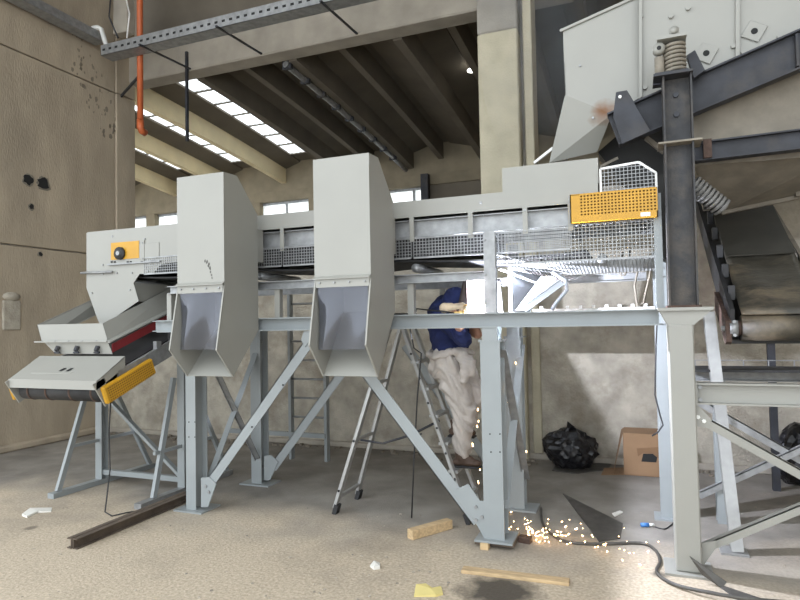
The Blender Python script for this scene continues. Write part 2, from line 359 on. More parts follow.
# conduit run under one rib
mb = MB(); mb.tube([(-4.95, v, rz(v)-0.02) for v in vsamp], 0.05, 8); build('conduit', mb, galv, roof)
for v in [8.0+0.55*i for i in range(9)]:
    build('conduit_clip', MB().box(-5.03, -4.87, v, v+0.06, rz(v)-0.08, rz(v)+0.05), darkst, roof)
wf = build('wall_far', MB().box(-20, 9, FV, FV+0.3, 0, 4.15), farm, kind='structure')
build('header_beam', MB().box(-20, 9, FV-0.06, FV+0.3, 4.78, 5.03), farm, wf)
build('wall_above', MB().box(-20, 9, FV+0.05, FV+0.3, 5.03, 6.6), farm, wf)
build('wall_infill', MB().box(-4.55, 9, FV, FV+0.3, 4.15, 4.78), ribdark, wf)
n = 1
for k in range(-3, 5):
    u = -9.05+1.75*k+0.3
    if u > -4.9: break
    build('far_column', MB().box(u-0.55, u-0.25, FV-0.05, FV+0.3, 0, 4.78), farm, wf)
    wn = build('window_%d' % n, MB().box(u-0.25, u+1.20, FV+0.1, FV+0.16, 4.15, 4.21).box(u-0.25, u+1.2, FV+0.1, FV+0.16, 4.72, 4.78).box(u+0.44, u+0.50, FV+0.1, FV+0.16, 4.21, 4.72), galv, kind='structure'); n += 1
    for a0, a1 in ((u-0.25, u+0.44), (u+0.50, u+1.20)):
        build('pane', MB().box(a0, a1, FV+0.12, FV+0.13, 4.21, 4.72), skylight_m, wn)
build('wall_side_far', MB().box(-20.3, -20, BW, FV+0.3, 0, 6.6), farm, kind='structure')
build('drainpipe', MB().box(P(421,170,V=13).x, P(428,170,V=13).x, 12.95, 13.12, 4.0, 5.0), darkst, label='dark square drainpipe hung on the far wall under the roof ribs', cat='pipe')

# ---- services on wall and beam
def tray(name, p0, p1, wdt, hgt, side, label):
    p0 = Vector(p0); p1 = Vector(p1); t = thing(name, (p0+p1)/2, label, 'cable tray', 'galvanised cable trays')
    s = Vector(side)
    build('tray_bottom', MB().prism([p0, p0+s*wdt, p1+s*wdt, p1], (0,0,0.006)), galv, t)
    for q in (Vector((0,0,0)), s*(wdt-0.006)):
        build('tray_side', MB().prism([p0+q, p0+q+s*0.006, p1+q+s*0.006, p1+q], (0,0,hgt)), galv, t)
    L = (p1-p0).length; d = (p1-p0).normalized(); nb = int(L/0.12); mb = MB()
    for i in range(nb):
        c = p0+d*(0.06+0.12*i); mb.box(*(lambda e, f: (min(e.x,f.x), max(e.x,f.x), min(e.y,f.y), max(e.y,f.y), min(e.z,f.z), max(e.z,f.z)))(c-s*0.003-d*0.025+Vector((0,0,hgt*0.4)), c+s*0.003+d*0.025+Vector((0,0,hgt*0.6))))
    build('tray_slot', mb, holem, t, kind='stuff')
    return t
t1 = tray('cable_tray', (-7.72, 3.0, 6.02), (-7.72, 6.9, 6.02), 0.22, 0.13, (1,0,0), 'galvanised slotted cable tray fixed along the left concrete wall')
t2 = tray('cable_tray', (-7.3, 6.62, 5.67), (-1.95, 6.62, 5.67), 0.22, 0.16, (0,1,0), 'galvanised slotted cable tray running in front of the concrete tie beam')
for u in (-6.492, -5.15, -3.55):
    build('bracket_arm', MB().bar((u, 6.55, 5.66), (u, 7.62, 5.72), 0.03, 0.02), darkst, t2)
mb = MB(); mb.tube([(-7.60, 6.50, 6.064), (-7.60, 6.60, 6.066), (-7.57, 6.68, 6.14), (-7.53, 6.71, 6.183), (-7.48, 6.735, 6.188), (-7.42, 6.74, 6.15), (-7.34, 6.73, 5.95), (-7.27, 6.73, 5.78), (-7.18, 6.73, 5.714), (-7.0, 6.73, 5.712)], 0.035, 8)
build('cable_bundle', mb, whitep, label='pale bundle of cables crossing between the two cable trays', cat='cable', smooth=True)
build('hanging_rod', MB().box(P(187,100,V=7.6).x-0.02, P(187,100,V=7.6).x+0.02, 7.58, 7.62, 4.55, 6.0), darkst, label='thin steel rod hanging down below the concrete tie beam', cat='rod')
pp = thing('drain_pipe', (-6.82, 6.9, 4.55), 'orange plastic pipe running down beside the end of the left wall', 'pipe')
build('pipe', MB().cyl((-6.82, 6.9, 4.60), (-6.82, 6.9, 9), 0.044, 14), orange, pp, smooth=True)
build('elbow', MB().tube([(-6.82,6.9,4.72),(-6.82,6.9,4.60),(-6.82,6.93,4.56),(-6.82,7.0,4.55)], 0.052, 14), orange, pp, smooth=True)
build('clamp', MB().bar((-7.77, 7.45, 5.42), (-6.80, 6.9, 5.42), 0.025, 0.04), darkst, pp)
for i, (x0, x1) in enumerate(((112,118), (122,127))):
    a = P(x0, -20, V=6.86); b = P(x1, 38, V=6.8)
    build('wire', MB().tube([a, (a+b)/2+Vector((-0.12 if i == 0 else 0.1, 0, -0.1)), b], 0.012, 6), (whitep, darkst)[1-i], label=('dark loose wire hanging down to the cable tray by the pipe', 'pale loose wire hanging down to the cable tray by the pipe')[i], cat='wire', smooth=True)
build('electrical_box', MB().box(P(117,10,V=7.0).x, P(131,10,V=7.0).x, 6.92, 7.07, P(120,36,V=7).z, 6.9), concbeam, label='tall grey box mounted behind the orange pipe', cat='box', bevel=0.01)
# round lamp ring seen in the back bay
c = P(474, 70, V=10)
lp = thing('pendant_lamp', c, 'small white ring lamp hanging in the back bay beside the pillar', 'lamp')
build('ring', MB().tube([c+Vector((0.10*math.cos(t), 0.10*math.sin(t)*0.6, 0.0)) for t in [2*math.pi*i/20 for i in range(20)]], 0.022, 8, True), emit('lamp_white', (1,1,0.95), 2.0), lp, smooth=True)
build('cord', MB().cyl(c+Vector((0.1,0,0)), c+Vector((0.1,0,0.35)), 0.008, 6), darkst, lp)

# ================================================================== SUPPORT FRAME
FVn, RVn = 4.25, 5.30
fr = thing('support_frame', (-1.9, 4.8, 0), 'long blue-grey steel support frame carrying the conveyor and chutes', 'frame')
def post(u, v, wd, dp, z0, z1, basew=0.17, mm=paintb):
    o = build('post', MB().sect((u, v+dp/2, z0+0.012), (u, v+dp/2, z1), hprof(wd, dp, 0.012, 0.009), (0,1,0)), mm, fr)
    bp_ = build('base_plate', MB().box(u-basew, u+basew, v-0.05, v+dp+0.05, z0, z0+0.014), mm, fr)
    return o
posts = {}
posts['fl'] = post(-3.655, FVn+0.01, 0.105, 0.16, 0, 1.563, 0.15)
posts['fm'] = post(-0.975, FVn+0.01, 0.145, 0.16, 0.045, 1.47, 0.135)
posts['rl'] = post(-3.605, RVn-0.14, 0.12, 0.14, 0, 1.563)
posts['rm'] = post(-0.985, RVn-0.14, 0.14, 0.14, 0, 1.47)
posts['rr'] = post(0.20, RVn-0.02, 0.10, 0.10, 0, 2.15, 0.10)
# welded column heads under the beam at the middle pair
for v in (FVn+0.01, RVn-0.14):
    build('post_head', MB().sect((-0.975, v+0.075, 1.47), (-0.975, v+0.075, 1.563), hprof(0.11, 0.15, 0.012, 0.02), (0,1,0)), paintb, fr)
    build('head_plate', MB().box(-1.06, -0.89, v-0.005, v+0.16, 1.462, 1.474), paintb, fr)
# long beams
cb = cprof(0.07, 0.108, 0.009)
build('main_beam', MB().sect((0.150, FVn+0.035, 1.617), (-4.02, FVn+0.035, 1.617), [(-a, b) for a, b in cb], (0,0,1)), paintb, fr)
build('rear_beam', MB().sect((-4.02, RVn-0.035, 1.617), (0.3, RVn-0.035, 1.617), cb, (0,0,1)), paintb, fr)
# cross beams; the one at the middle posts is widened to block arc light
for u0, u1 in ((-3.71,-3.59), (-1.155,-0.952), (-2.35,-2.25), (-4.02,-3.95)):
    build('cross_beam', MB().box(u0, u1, FVn+0.07, RVn-0.07, 1.566, 1.652), paintb, fr, bevel=0.004)
# upper stringer under the belt, on stubs
build('stringer', MB().sect((-0.985, 4.33, 1.945), (-3.95, 4.33, 1.945), [(-a, b) for a, b in cprof(0.05, 0.068, 0.007)], (0,0,1)), galv, fr)
build('stringer', MB().sect((-3.95, 5.2, 1.945), (0.1, 5.2, 1.945), cprof(0.05, 0.068, 0.007), (0,0,1)), galv, fr)
for u in (-3.95, -2.80, -1.60):
    build('stub_post', MB().box(u-0.025, u+0.025, 4.33, 4.38, 1.672, 1.91), paint, fr)
    build('stub_post', MB().box(u-0.025, u+0.025, 5.15, 5.20, 1.672, 1.91), paint, fr)
sp = build('upright', MB().sect((-0.965, 4.30, 1.672), (-0.965, 4.30, 2.262), hprof(0.085, 0.06, 0.008, 0.008), (0,1,0)), galv, fr)
build('upright', MB().sect((-0.965, 5.2, 1.672), (-0.965, 5.2, 2.262), hprof(0.085, 0.06, 0.008, 0.008), (0,1,0)), galv, fr)
bolts(fr, [(-1.0, 4.268, 1.75), (-1.0, 4.268, 1.95), (-1.0,4.268,2.2), (-0.93,4.268,1.75)], 0.011)
# braces and gussets in the long planes
def brace(px0, px1, v, wd=0.075, th=0.03, mm=paintb):
    a = P(*px0, V=v); b = P(*px1, V=v)
    d = (b-a).normalized(); nrm = Vector((0,1,0)); x = d.cross(nrm).normalized()
    mb = MB().prism([a-x*wd/2, a+x*wd/2, b+x*wd/2, b-x*wd/2], (0, 0.007, 0))
    mb.prism([a+x*wd/2, a+x*(wd/2-0.007), b+x*(wd/2-0.007), b+x*wd/2], (0, th+0.03, 0))
    return build('brace', mb, mm, fr)
brace((210,483), (312,338), FVn+0.03, 0.085)
brace((273,468), (362,345), RVn-0.10, 0.085)
brace((478,522), (340,338), FVn+0.03, 0.095)
brace((497,474), (405,345), RVn-0.10, 0.085)
def gusset(pts, v, mm=paintb):
    q = [P(x, y, V=v) for x, y in pts]
    o = build('gusset', MB().prism(q, (0, 0.012, 0)), mm, fr); return q
gusset([(201,478),(209,477),(216,484),(208,507),(201,507)], FVn+0.02)
gusset([(264,456),(271,455),(278,462),(270,480),(264,480)], RVn-0.11)
gusset([(487,501),(480,501),(468,484),(457,489),(484,538),(488,538)], FVn+0.02)
gusset([(304,331),(312,331),(312,338),(305,347),(301,340)], FVn+0.02)
bolts(fr, [P(x, y, V=FVn+0.02) for x, y in ((206,486),(209,492),(476,507),(482,517),(476,520))], 0.014)
bolts(fr, [P(x, y, V=FVn+0.01) for x, y in ((189,422),(195,422),(189,437),(195,437))], 0.006, material=holem, name='bolt_hole', h=0.003)
bolts(fr, [P(x, y, V=FVn+0.01) for x, y in ((490,434),(500,434),(491,452),(500,452))], 0.006, material=holem, name='bolt_hole', h=0.003)
bolts(fr, [P(x, y, V=FVn+0.025) for x, y in ((252,427),(283,385),(421,434),(455,480))], 0.008, material=holem, name='bolt_hole', h=0.004)
# X braces between front and rear posts
def xb(u, za, zb, wd=0.06):
    for s, (z0, z1) in enumerate(((za, zb), (zb, za))):
        uu = u+0.012*s
        build('cross_brace', MB().sect((uu, FVn+0.12, z0), (uu, RVn-0.06, z1), lprof(0.02, wd, 0.006), (1,0,0)), galv if s else paintb, fr)
xb(-3.63, 0.15, 1.45); xb(-0.95, 0.25, 1.40)
# rusty packers under the middle post
build('packer', MB().box(-1.12, -0.84, 4.26, 4.50, 0.012, 0.045), oldwood, fr)

# right pedestal that carries the black column and the side gantry
pd = thing('steel_pedestal', (0.27, 4.3, 0), 'thick pale grey steel post with flared head under the black column', 'post')
build('post', MB().box(0.195, 0.345, FVn-0.05, FVn+0.12, 0.014, 1.57), paint, pd, bevel=0.008)
build('base_plate', MB().box(0.13, 0.41, FVn-0.10, FVn+0.17, 0, 0.014), paint, pd)
build('flared_head', MB().uz([(0.195,1.50),(0.345,1.50),(0.345,1.56),(0.455,1.655),(0.15,1.655),(0.20,1.56)], FVn-0.045, FVn+0.13), paint, pd)
build('top_plate', MB().box(0.14, 0.46, FVn-0.07, FVn+0.19, 1.655, 1.675), paint, pd)

# ================================================================== MAIN CONVEYOR
CV0, CV1 = 4.40, 5.15
cv = thing('belt_conveyor', (-2.3, 4.8, 1.98), 'long grey enclosed belt conveyor with mesh side guards on top of the frame', 'conveyor')
for v0, v1 in ((CV0, CV0+0.006), (CV1-0.006, CV1)):
    build('cover_panel', MB().box(-5.03, -0.21, v0, v1, 2.435, 2.565), paint, cv)
build('cover_top', MB().box(-5.03, -0.21, CV0+0.006, CV1-0.006, 2.555, 2.565), paint, cv)
for v, sgn in ((CV0+0.01, 1), (CV1-0.01, -1)):
    pr_ = cprof(0.05, 0.135, 0.006)
    build('side_channel', MB().sect((0.16, v+0.02*sgn, 2.345), (-4.42, v+0.02*sgn, 2.345), [(-a*sgn, b) for a, b in pr_], (0,0,1)), galv, cv)
    # side plates joining cover, channel and mesh
    for u in (-4.31, -2.78, -1.60, -1.13, -0.72, -0.40):
        build('joint_plate', MB().box(u-0.018, u+0.018, v-0.022*sgn-0.004, v-0.022*sgn+0.004, 2.24, 2.435), paint, cv)
bolts(cv, [(u, CV0-0.013, z) for u in (-1.13, -0.72, -4.31, -2.78) for z in (2.26, 2.41)], 0.008)
bolts(cv, [(u, CV0, 2.50) for u in (-4.7, -2.35, -2.28, -1.05, -0.32, -0.25)], 0.011)
# carrying belt and return belt
build('carrying_belt', MB().box(-4.9, 0.14, CV0+0.08, CV1-0.08, 2.40, 2.412), black, cv)
mb = MB()
ns = 24
for i in range(ns):
    u0 = -4.6+4.3*i/ns; u1 = -4.6+4.3*(i+1)/ns
    s = lambda u: 2.10-0.035*abs(math.sin((u+4.6)*math.pi/1.45))
    mb.add([(u0,CV0+0.06,s(u0)),(u1,CV0+0.06,s(u1)),(u1,CV1-0.06,s(u1)),(u0,CV1-0.06,s(u0)),(u0,CV0+0.06,s(u0)+.012),(u1,CV0+0.06,s(u1)+.012),(u1,CV1-0.06,s(u1)+.012),(u0,CV1-0.06,s(u0)+.012)],
           [(0,3,2,1),(4,5,6,7),(0,1,5,4),(2,3,7,6)])
build('return_belt', mb, black, cv)
for u in (-4.5, -3.05, -1.6, -0.2):
    build('roller', MB().cyl((u, CV0+0.05, 2.04), (u, CV1-0.05, 2.04), 0.035, 12), galv, cv, smooth=True)
build('dark_inner_box', MB().box(-4.35, -1.0, CV0+0.10, CV1-0.10, 2.14, 2.395), black, cv)  # black box added so the space behind the mesh looks dark
# mesh guards
for u0, u1 in ((-4.30,-2.79), (-2.77,-1.61), (-1.59,-0.98), (-0.97,-0.41)):
    L = u1-u0; z0, z1 = (2.118, 2.262)
    build('mesh_guard', MB().lattice((u0, CV0-0.008, z0), (L,0,0), (0,0,z1-z0), int(L/0.025), 6, 0.0022, (0,-1,0)), galv, cv, kind='stuff')
    build('mesh_frame', MB().box(u0, u1, CV0-0.014, CV0-0.008, z0-0.012, z0).box(u0, u1, CV0-0.014, CV0-0.008, z1, z1+0.01), galv, cv)
# deep guard at the tail: side mesh, underside mesh and its frame
build('mesh_guard', MB().lattice((-0.95, CV0-0.008, 2.03), (1.10,0,0), (0,0,0.25), 44, 10, 0.0024, (0,-1,0)), galv, cv, kind='stuff')
build('mesh_guard', MB().lattice((-0.85, CV0-0.008, 2.03), (1.00,0,0), (0,0.55,-0.06), 40, 22, 0.0024, (0,0,1)), galv, cv, kind='stuff')
build('mesh_frame', MB().box(-0.95, 0.16, CV0-0.016, CV0-0.006, 2.02, 2.032), galv, cv)
build('mesh_frame', MB().bar((-0.93, CV0-0.01, 2.10), (-0.45, CV0+0.3, 1.96), 0.03, 0.008), galv, cv)
# tail box with panel, mesh hood and yellow guard
build('feed_box', MB().box(-0.885, -0.205, CV0+0.012, CV1-0.012, 2.565, 2.745), paint, cv)
q = [(-0.19,2.44),(-0.19,2.655),(0.06,2.675),(0.165,2.59),(0.165,2.44)]
mb = MB()
for i in range(len(q)):
    a, b = q[i], q[(i+1) % len(q)]; mb.bar((a[0], CV0-0.02, a[1]), (b[0], CV0-0.02, b[1]), 0.014, 0.014, (0,1,0))
build('hood_frame', mb, whitep, cv)
mb = MB()
for i in range(1, 14):
    u = -0.19+0.355*i/14; zt = 2.655+0.02*(u+0.19)/0.25 if u < 0.06 else 2.675-0.085*(u-0.06)/0.105
    mb.box(u-0.002, u+0.002, CV0-0.022, CV0-0.018, 2.46, zt)
for j in range(1, 9):
    z = 2.45+0.025*j; ue = 0.165 if z < 2.59 else 0.165-(z-2.59)/0.085*0.105
    mb.box(-0.19, ue, CV0-0.024, CV0-0.020, z-0.002, z+0.002)
build('hood_mesh', mb, galv, cv, kind='stuff')
build('hood_back_mesh', MB().lattice((-0.19, CV1-0.05, 2.45), (0.35,0,0), (0,0,0.2), 14, 8, 0.002, (0,1,0)), galv, cv, kind='stuff')
yg = build('yellow_guard', MB().box(-0.395, -0.33, CV0-0.085, CV0-0.07, 2.325, 2.478).box(-0.395, 0.167, CV0-0.085, CV0-0.02, 2.285, 2.325).box(-0.395, 0.167, CV0-0.085, CV0-0.02, 2.474, 2.482).box(-0.395,-0.388,CV0-0.085,CV0-0.02,2.285,2.48).box(0.160,0.167,CV0-0.085,CV0-0.02,2.285,2.48), yellow, cv, label='yellow perforated machine guard')
mb = MB(); u0, u1, z0, z1 = -0.33, 0.162, 2.325, 2.474; nu, nz = 22, 7
for i in range(nu+1): u = u0+(u1-u0)*i/nu; mb.box(u-0.0052, u+0.0052, CV0-0.084, CV0-0.081, z0, z1)
for j in range(nz+1): z = z0+(z1-z0)*j/nz; mb.box(u0, u1, CV0-0.0845, CV0-0.0815, z-0.0052, z+0.0052)
build('perforated_face', mb, yellow, yg)
build('guard_interior', MB().box(-0.385, 0.155, CV0-0.045, CV0-0.03, 2.29, 2.47), mat('guard_inner_yellow', (0.20,0.10,0.01), 0.7), yg)
build('rating_label', MB().box(0.06, 0.12, CV0-0.088, CV0-0.085, 2.292, 2.318), whitep, yg)
build('end_upright', MB().box(0.14, 0.19, CV0-0.03, CV0+0.02, 1.675, 2.45), paintb, cv)
build('tail_drum', MB().cyl((0.06, CV0+0.06, 2.345), (0.06, CV1-0.06, 2.345), 0.062, 20), black, cv, smooth=True)
# head (discharge) housing at the left end
hd = [P(x, y, V=CV0) for x, y in ((87,233),(178,225.5),(178,262),(162,264),(153,274),(140,274),(134,283),(139,301),(103,326),(99,322),(87,288))]
build('head_side_plate', MB().prism([(p.x, CV0-0.006, p.z) for p in hd], (0, 0.006, 0)), paint, cv)
build('head_side_plate', MB().prism([(u_, CV1-0.006, z_) for u_, z_ in ((-5.035,2.56),(-4.21,2.56),(-4.21,2.25),(-4.43,2.25),(-4.45,1.86),(-4.924,1.80),(-5.035,2.01))], (0, 0.006, 0)), paint, cv)
build('head_end_plate', MB().sheet([(-5.035,CV0,2.56),(-5.035,CV1,2.56),(-5.035,CV1,2.01),(-5.035,CV0,2.01)]).sheet([(-5.035,CV0,2.01),(-5.035,CV1,2.01),(-4.924,CV1,1.80),(-4.84,CV0,1.64)]), paint, cv)
build('head_inner_plate', MB().sheet([(-4.45,CV0,2.04),(-4.45,CV1,2.04),(-4.45,CV1,1.86),(-4.45,CV0,1.86)]), paint, cv)
build('head_drum', MB().cyl((-4.62, CV0+0.06, 2.27), (-4.62, CV1-0.06, 2.27), 0.14, 20), black, cv, smooth=True)
a, b = P(111,243,V=CV0-0.01), P(139,258,V=CV0-0.01)
gw = build('drive_window', MB().box(a.x, b.x, CV0-0.012, CV0-0.007, b.z, a.z), yellow, cv, label='yellow drive cover in the head plate')
mc = P(120.5, 253.5, V=CV0-0.012)
build('bearing', MB().cyl((mc.x, CV0-0.01, mc.z), (mc.x, CV0-0.035, mc.z), 0.062, 16), black, gw, smooth=True)
build('bearing_cap', MB().cyl((mc.x, CV0-0.034, mc.z), (mc.x, CV0-0.05, mc.z), 0.022, 10), galv, gw)
a, b = P(140,244,V=CV0), P(160,258,V=CV0)
build('inspection_plate', MB().box(a.x, b.x, CV0-0.012, CV0-0.006, b.z, a.z), paint, cv, bevel=0.002)
a, b = P(110,259,V=CV0), P(162,262,V=CV0)
build('ledge', MB().box(a.x, b.x, CV0-0.035, CV0-0.006, b.z, b.z+0.012), galv, cv)
a = P(81,273,V=CV0-0.03); b = P(112,272,V=CV0-0.03)
build('tensioner_rod', MB().cyl(a, b, 0.012, 8), galv, cv, smooth=True)
bolts(cv, [P(x, y, V=CV0-0.006) for x, y in ((103,265),(103,274),(117,273),(132,273),(92,293),(130,290),(145,239),(148,271))], 0.009)
a = P(111,259,V=CV0); 
bolts(cv, [P(x, 262, V=CV0-0.006) for x in (112,115,128,131,142)], 0.010, material=black)

# ================================================================== TALL CHUTES
def chute(u0, u1, nz, lz, bz, label):
    v0, vb = 3.80, 4.245
    t = thing('discharge_chute', ((u0+u1)/2, 4.02, lz), label, 'chute', 'tall sheet-metal chutes on the front of the frame')
    prof = [(v0,2.80),(3.97,2.808),(4.247,2.535),(vb,bz),(3.90,lz),(3.70,nz),(v0,1.93)]
    th = 0.004
    for u in (u0, u1):
        s = 1 if u == u0 else -1
        build('side_plate', MB().vz(prof, u, u+th*s), paint, t)
    build('front_panel', MB().box(u0-0.004, u1+0.004, v0-0.004, v0, 1.945, 2.803), paint, t)
    build('top_panel', MB().sheet([(u0,v0,2.80),(u1,v0,2.80),(u1,3.97,2.808),(u0,3.97,2.808)]).sheet([(u0,3.97,2.808),(u1,3.97,2.808),(u1,4.247,2.535),(u0,4.247,2.535)]), paint, t)
    build('back_panel', MB().box(u0+th, u1-th, vb-0.004, vb, bz, 2.53), paint, t)
    build('deflector', MB().sheet([(u0+th,3.90,lz),(u1-th,3.90,lz),(u1-th,vb,bz),(u0+th,vb,bz)]), paint, t)
    # folded lip and clamp strip over the curtain
    build('front_lip', MB().vz([(v0-0.004,1.955),(v0-0.034,1.935),(v0-0.034,1.930),(v0-0.004,1.945)], u0-0.006, u1+0.006), paint, t)
    build('clamp_strip', MB().box(u0+0.012, u1-0.004, v0-0.016, v0-0.008, 1.872, 1.932), paint, t)
    bolts(t, [(u0+(u1-u0)*f, v0-0.016, 1.905) for f in (0.1, 0.37, 0.64, 0.92)], 0.008)
    # rolled edge strips on the side plates
    for u in (u0, u1):
        mb = MB()
        for a, b in (((v0,1.93),(3.70,nz)), ((3.70,nz),(3.90,lz))):
            mb.bar((u, a[0], a[1]), (u, b[0], b[1]), 0.012, 0.006, (0,1,0))
        build('edge_strip', mb, paint, t)
    # hanging clear curtain, gently curved
    pm = MB(); nu, nzz = 14, 10; vs_ = []
    for j in range(nzz+1):
        f = j/nzz; z = 1.93-f*0.50
        for i in range(nu+1):
            g = i/nu; u = u0+0.02+(u1-u0-0.04)*g
            v = v0-0.008+0.02*f-0.06*f*math.sin(math.pi*g)*math.sin(f*2.2+g*2)+0.026*f*math.sin(g*9+f*4)
            vs_.append((u, v, z))
    pm.add(vs_, [[j*(nu+1)+i, j*(nu+1)+i+1, (j+1)*(nu+1)+i+1, (j+1)*(nu+1)+i] for j in range(nzz) for i in range(nu)])
    build('clear_curtain', pm, pvc, t, smooth=True, label='clear plastic curtain')
    # collar joining the chute to the conveyor
    build('collar', MB().box(u0+0.04, u1-0.04, vb, 4.385, 2.15, 2.43), paint, t)
    return t
c1 = chute(-3.373, -2.929, 1.433, 1.213, 1.572, 'tall grey sheet-metal chute with scuffed front panel next to the conveyor head')
c2 = chute(-2.133, -1.698, 1.465, 1.232, 1.70, 'tall grey sheet-metal chute beside the aluminium stepladder')
# scuff on the front of the first chute
mb = MB()
for x, y in ((205,261),(207,262),(208.5,266),(210,268),(210.5,272),(211.5,275),(212,278),(209,264)):
    p = P(x, y, V=3.795); r = random.uniform(.005, .011)
    mb.prism([p+Vector((math.cos(t)*r*random.uniform(.5,1.2), 0, 1.6*math.sin(t)*r*random.uniform(.5,1.2))) for t in [i*math.pi/3 for i in range(6)]], (0,-0.0015,0))
build('paint_chip', mb, plate, c1, kind='stuff')

# ================================================================== INCLINED CONVEYOR (left)
SL = math.atan(0.376); IU0, IU1 = -5.167, -4.127; IV, IZ = 3.70, 1.106
dI = Vector((0, math.cos(SL), math.sin(SL))); nI = Vector((0, -math.sin(SL), math.cos(SL)))
def I(u, s, h): return Vector((u, IV, IZ)) + Vector((u*0, 0, 0)) + dI*s + nI*h
ic = thing('inclined_conveyor', (-4.65, 4.6, 0), 'small inclined belt conveyor with feed hopper and yellow side guards, left end', 'conveyor')
LEN = 2.35
for u, sg in ((IU0, 1), (IU1, -1)):
    build('side_rail', MB().prism([I(u,0.25,-0.09), I(u,LEN,-0.09), I(u,LEN,0.05), I(u,0.25,0.05)], (0.03*sg,0,0)), galv, ic)
    build('end_bracket', MB().prism([I(u,-0.02,0.06), I(u,0.10,0.06), I(u,0.10,-0.16), I(u,0.03,-0.17)], (0.012*sg,0,0)), paint, ic)
    # perforated yellow guard box outside of each rail
    g0 = u-0.004*sg; o_ = -sg
    yb = build('yellow_guard', MB().prism([I(g0,0.02,-0.145), I(g0,0.60,-0.135), I(g0,0.60,0.015), I(g0,0.02,0.01)], (0.05*o_,0,0)), yellow, ic, bevel=0.012, label='yellow perforated side guard')
    mb = MB()
    for i in range(24):
        s = 0.06+0.50*i/23
        for j in range(6):
            h = -0.12+0.105*j/5; p = I(g0+0.0505*o_, s, h)
            mb.prism([p-dI*0.006-nI*0.005, p+dI*0.006-nI*0.005, p+dI*0.006+nI*0.005, p-dI*0.006+nI*0.005], (0.001*o_,0,0))
    build('guard_hole', mb, mat('guard_hole_dark', (0.22,0.11,0.02), 0.8), yb, kind='stuff')
build('drum', MB().cyl((IU0+0.06, IV+0.13, 1.075), (IU1-0.06, IV+0.13, 1.075), 0.085, 20), black, ic, smooth=True)
for u in (-5.0, -4.78, -4.5, -4.25):
    build('drum_band', MB().cyl((u-0.01, IV+0.13, 1.075), (u+0.01, IV+0.13, 1.075), 0.089, 20), rust, ic, smooth=True)
build('belt', MB().prism([I(IU0+0.08,0.1,0.03), I(IU1-0.08,0.1,0.03), I(IU1-0.08,LEN,0.03), I(IU0+0.08,LEN,0.03)], nI*0.01), black, ic)
build('return_belt', MB().prism([I(IU0+0.08,0.15,-0.10), I(IU1-0.08,0.15,-0.10), I(IU1-0.08,LEN,-0.10), I(IU0+0.08,LEN,-0.10)], nI*0.01), black, ic)
# end cover
A, B = P(9,377,V=3.70), P(97,383,V=3.70); C2, D2 = P(123,355,U=IU1), P(42,357,U=IU0)
B.x = IU1; A.x = IU0; zf = (A.z+B.z)/2; A.z = B.z = zf; C2.y = D2.y = (C2.y+D2.y)/2; C2.z = D2.z = (C2.z+D2.z)/2
build('end_cover', MB().prism([A, B, C2, D2], (0,0,-0.006)), paint, ic)
build('end_cover_lip', MB().box(IU0, IU1, IV-0.006, IV, zf-0.075, zf), paint, ic)
for u in (IU0, IU1-0.005):
    build('end_cover_cheek', MB().prism([(u,A.y,zf),(u,C2.y,C2.z),(u,C2.y,C2.z-0.09),(u,A.y,zf-0.075)], (0.005,0,0)), paint, ic)
f = 0.25
a = A.lerp(D2, f); b = B.lerp(C2, f)
build('cover_label', MB().prism([a.lerp(b,0.17), a.lerp(b,0.62), a.lerp(b,0.64)+(D2-A)*0.10, a.lerp(b,0.19)+(D2-A)*0.10], (0,0,0.004)), paint, ic)
for k in (0.47, 0.55):
    p = a.lerp(b, k)+Vector((0,0.02,0.02)); build('cover_slot', MB().prism([p, p+Vector((0.03,0,0)), p+Vector((0.045,0.04,0.022)), p+Vector((0.015,0.04,0.022))], (0,0,0.003)), holem, ic)
# feed hopper
HV = 4.03; 
hl = P(37,325,V=HV).x; hr = P(103,322,V=HV).x; zt = 1.655; zb = 1.50; back = 5.0; sl = 0.415
def zz(v): return zt+(v-HV)*sl
hop = build('hopper_front', MB().prism([(hl,HV,zt),(hr,HV,zt),(hr+0.06,HV,zb),(hl+0.06,HV,zb)], (0,0.005,0)), paint, ic)
build('hopper_flange', MB().prism([(hl-0.0,HV-0.03,zb),(hr+0.07,HV-0.03,zb),(hr+0.07,HV+0.02,zb),(hl,HV+0.02,zb)], (0,0,-0.012)), paint, ic)
build('hopper_skirt', MB().prism([(hl+0.09,HV+0.005,zb-0.012),(hr+0.05,HV+0.005,zb-0.012),(hr+0.09,HV+0.02,zb-0.12),(hl+0.22,HV+0.02,zb-0.12)], (0,0.005,0)), paint, ic)
build('hopper_side', MB().prism([(hr,HV,zt),(hr,back,zz(back)),(hr+0.05,back,zz(back)-0.19),(hr+0.06,HV,zb)], (-0.005,0,0)), paint, ic)
build('hopper_side', MB().prism([(hl,HV,zt),(hl,back,zz(back)),(hl,back,zz(back)-0.19),(hl+0.06,HV,zb)], (0.005,0,0)), paint, ic)
build('side_flange', MB().prism([(hr+0.055,HV-0.02,zb),(hr+0.055,back,zz(back)-0.19),(hr+0.10,back,zz(back)-0.20),(hr+0.10,HV-0.02,zb-0.012)], (0,0,-0.010)), paint, ic)
build('rubber_skirt', MB().prism([(hr+0.07,HV+0.03,zb-0.03),(hr+0.07,back,zz(back)-0.23),(hr+0.07,back,zz(back)-0.31),(hr+0.07,HV+0.03,zb-0.11)], (0.008,0,0)), red, ic, label='dark red rubber skirt')
for fpos in (0.08, 0.42, 0.77):
    u = hl+0.22+(hr-hl-0.12)*fpos
    build('clamp_handle', MB().cyl((u,HV,zb-0.05),(u,HV-0.02,zb-0.09),0.02,8).cyl((u-0.03,HV-0.012,zb-0.105),(u+0.03,HV-0.012,zb-0.105),0.010,8), darkst, ic)
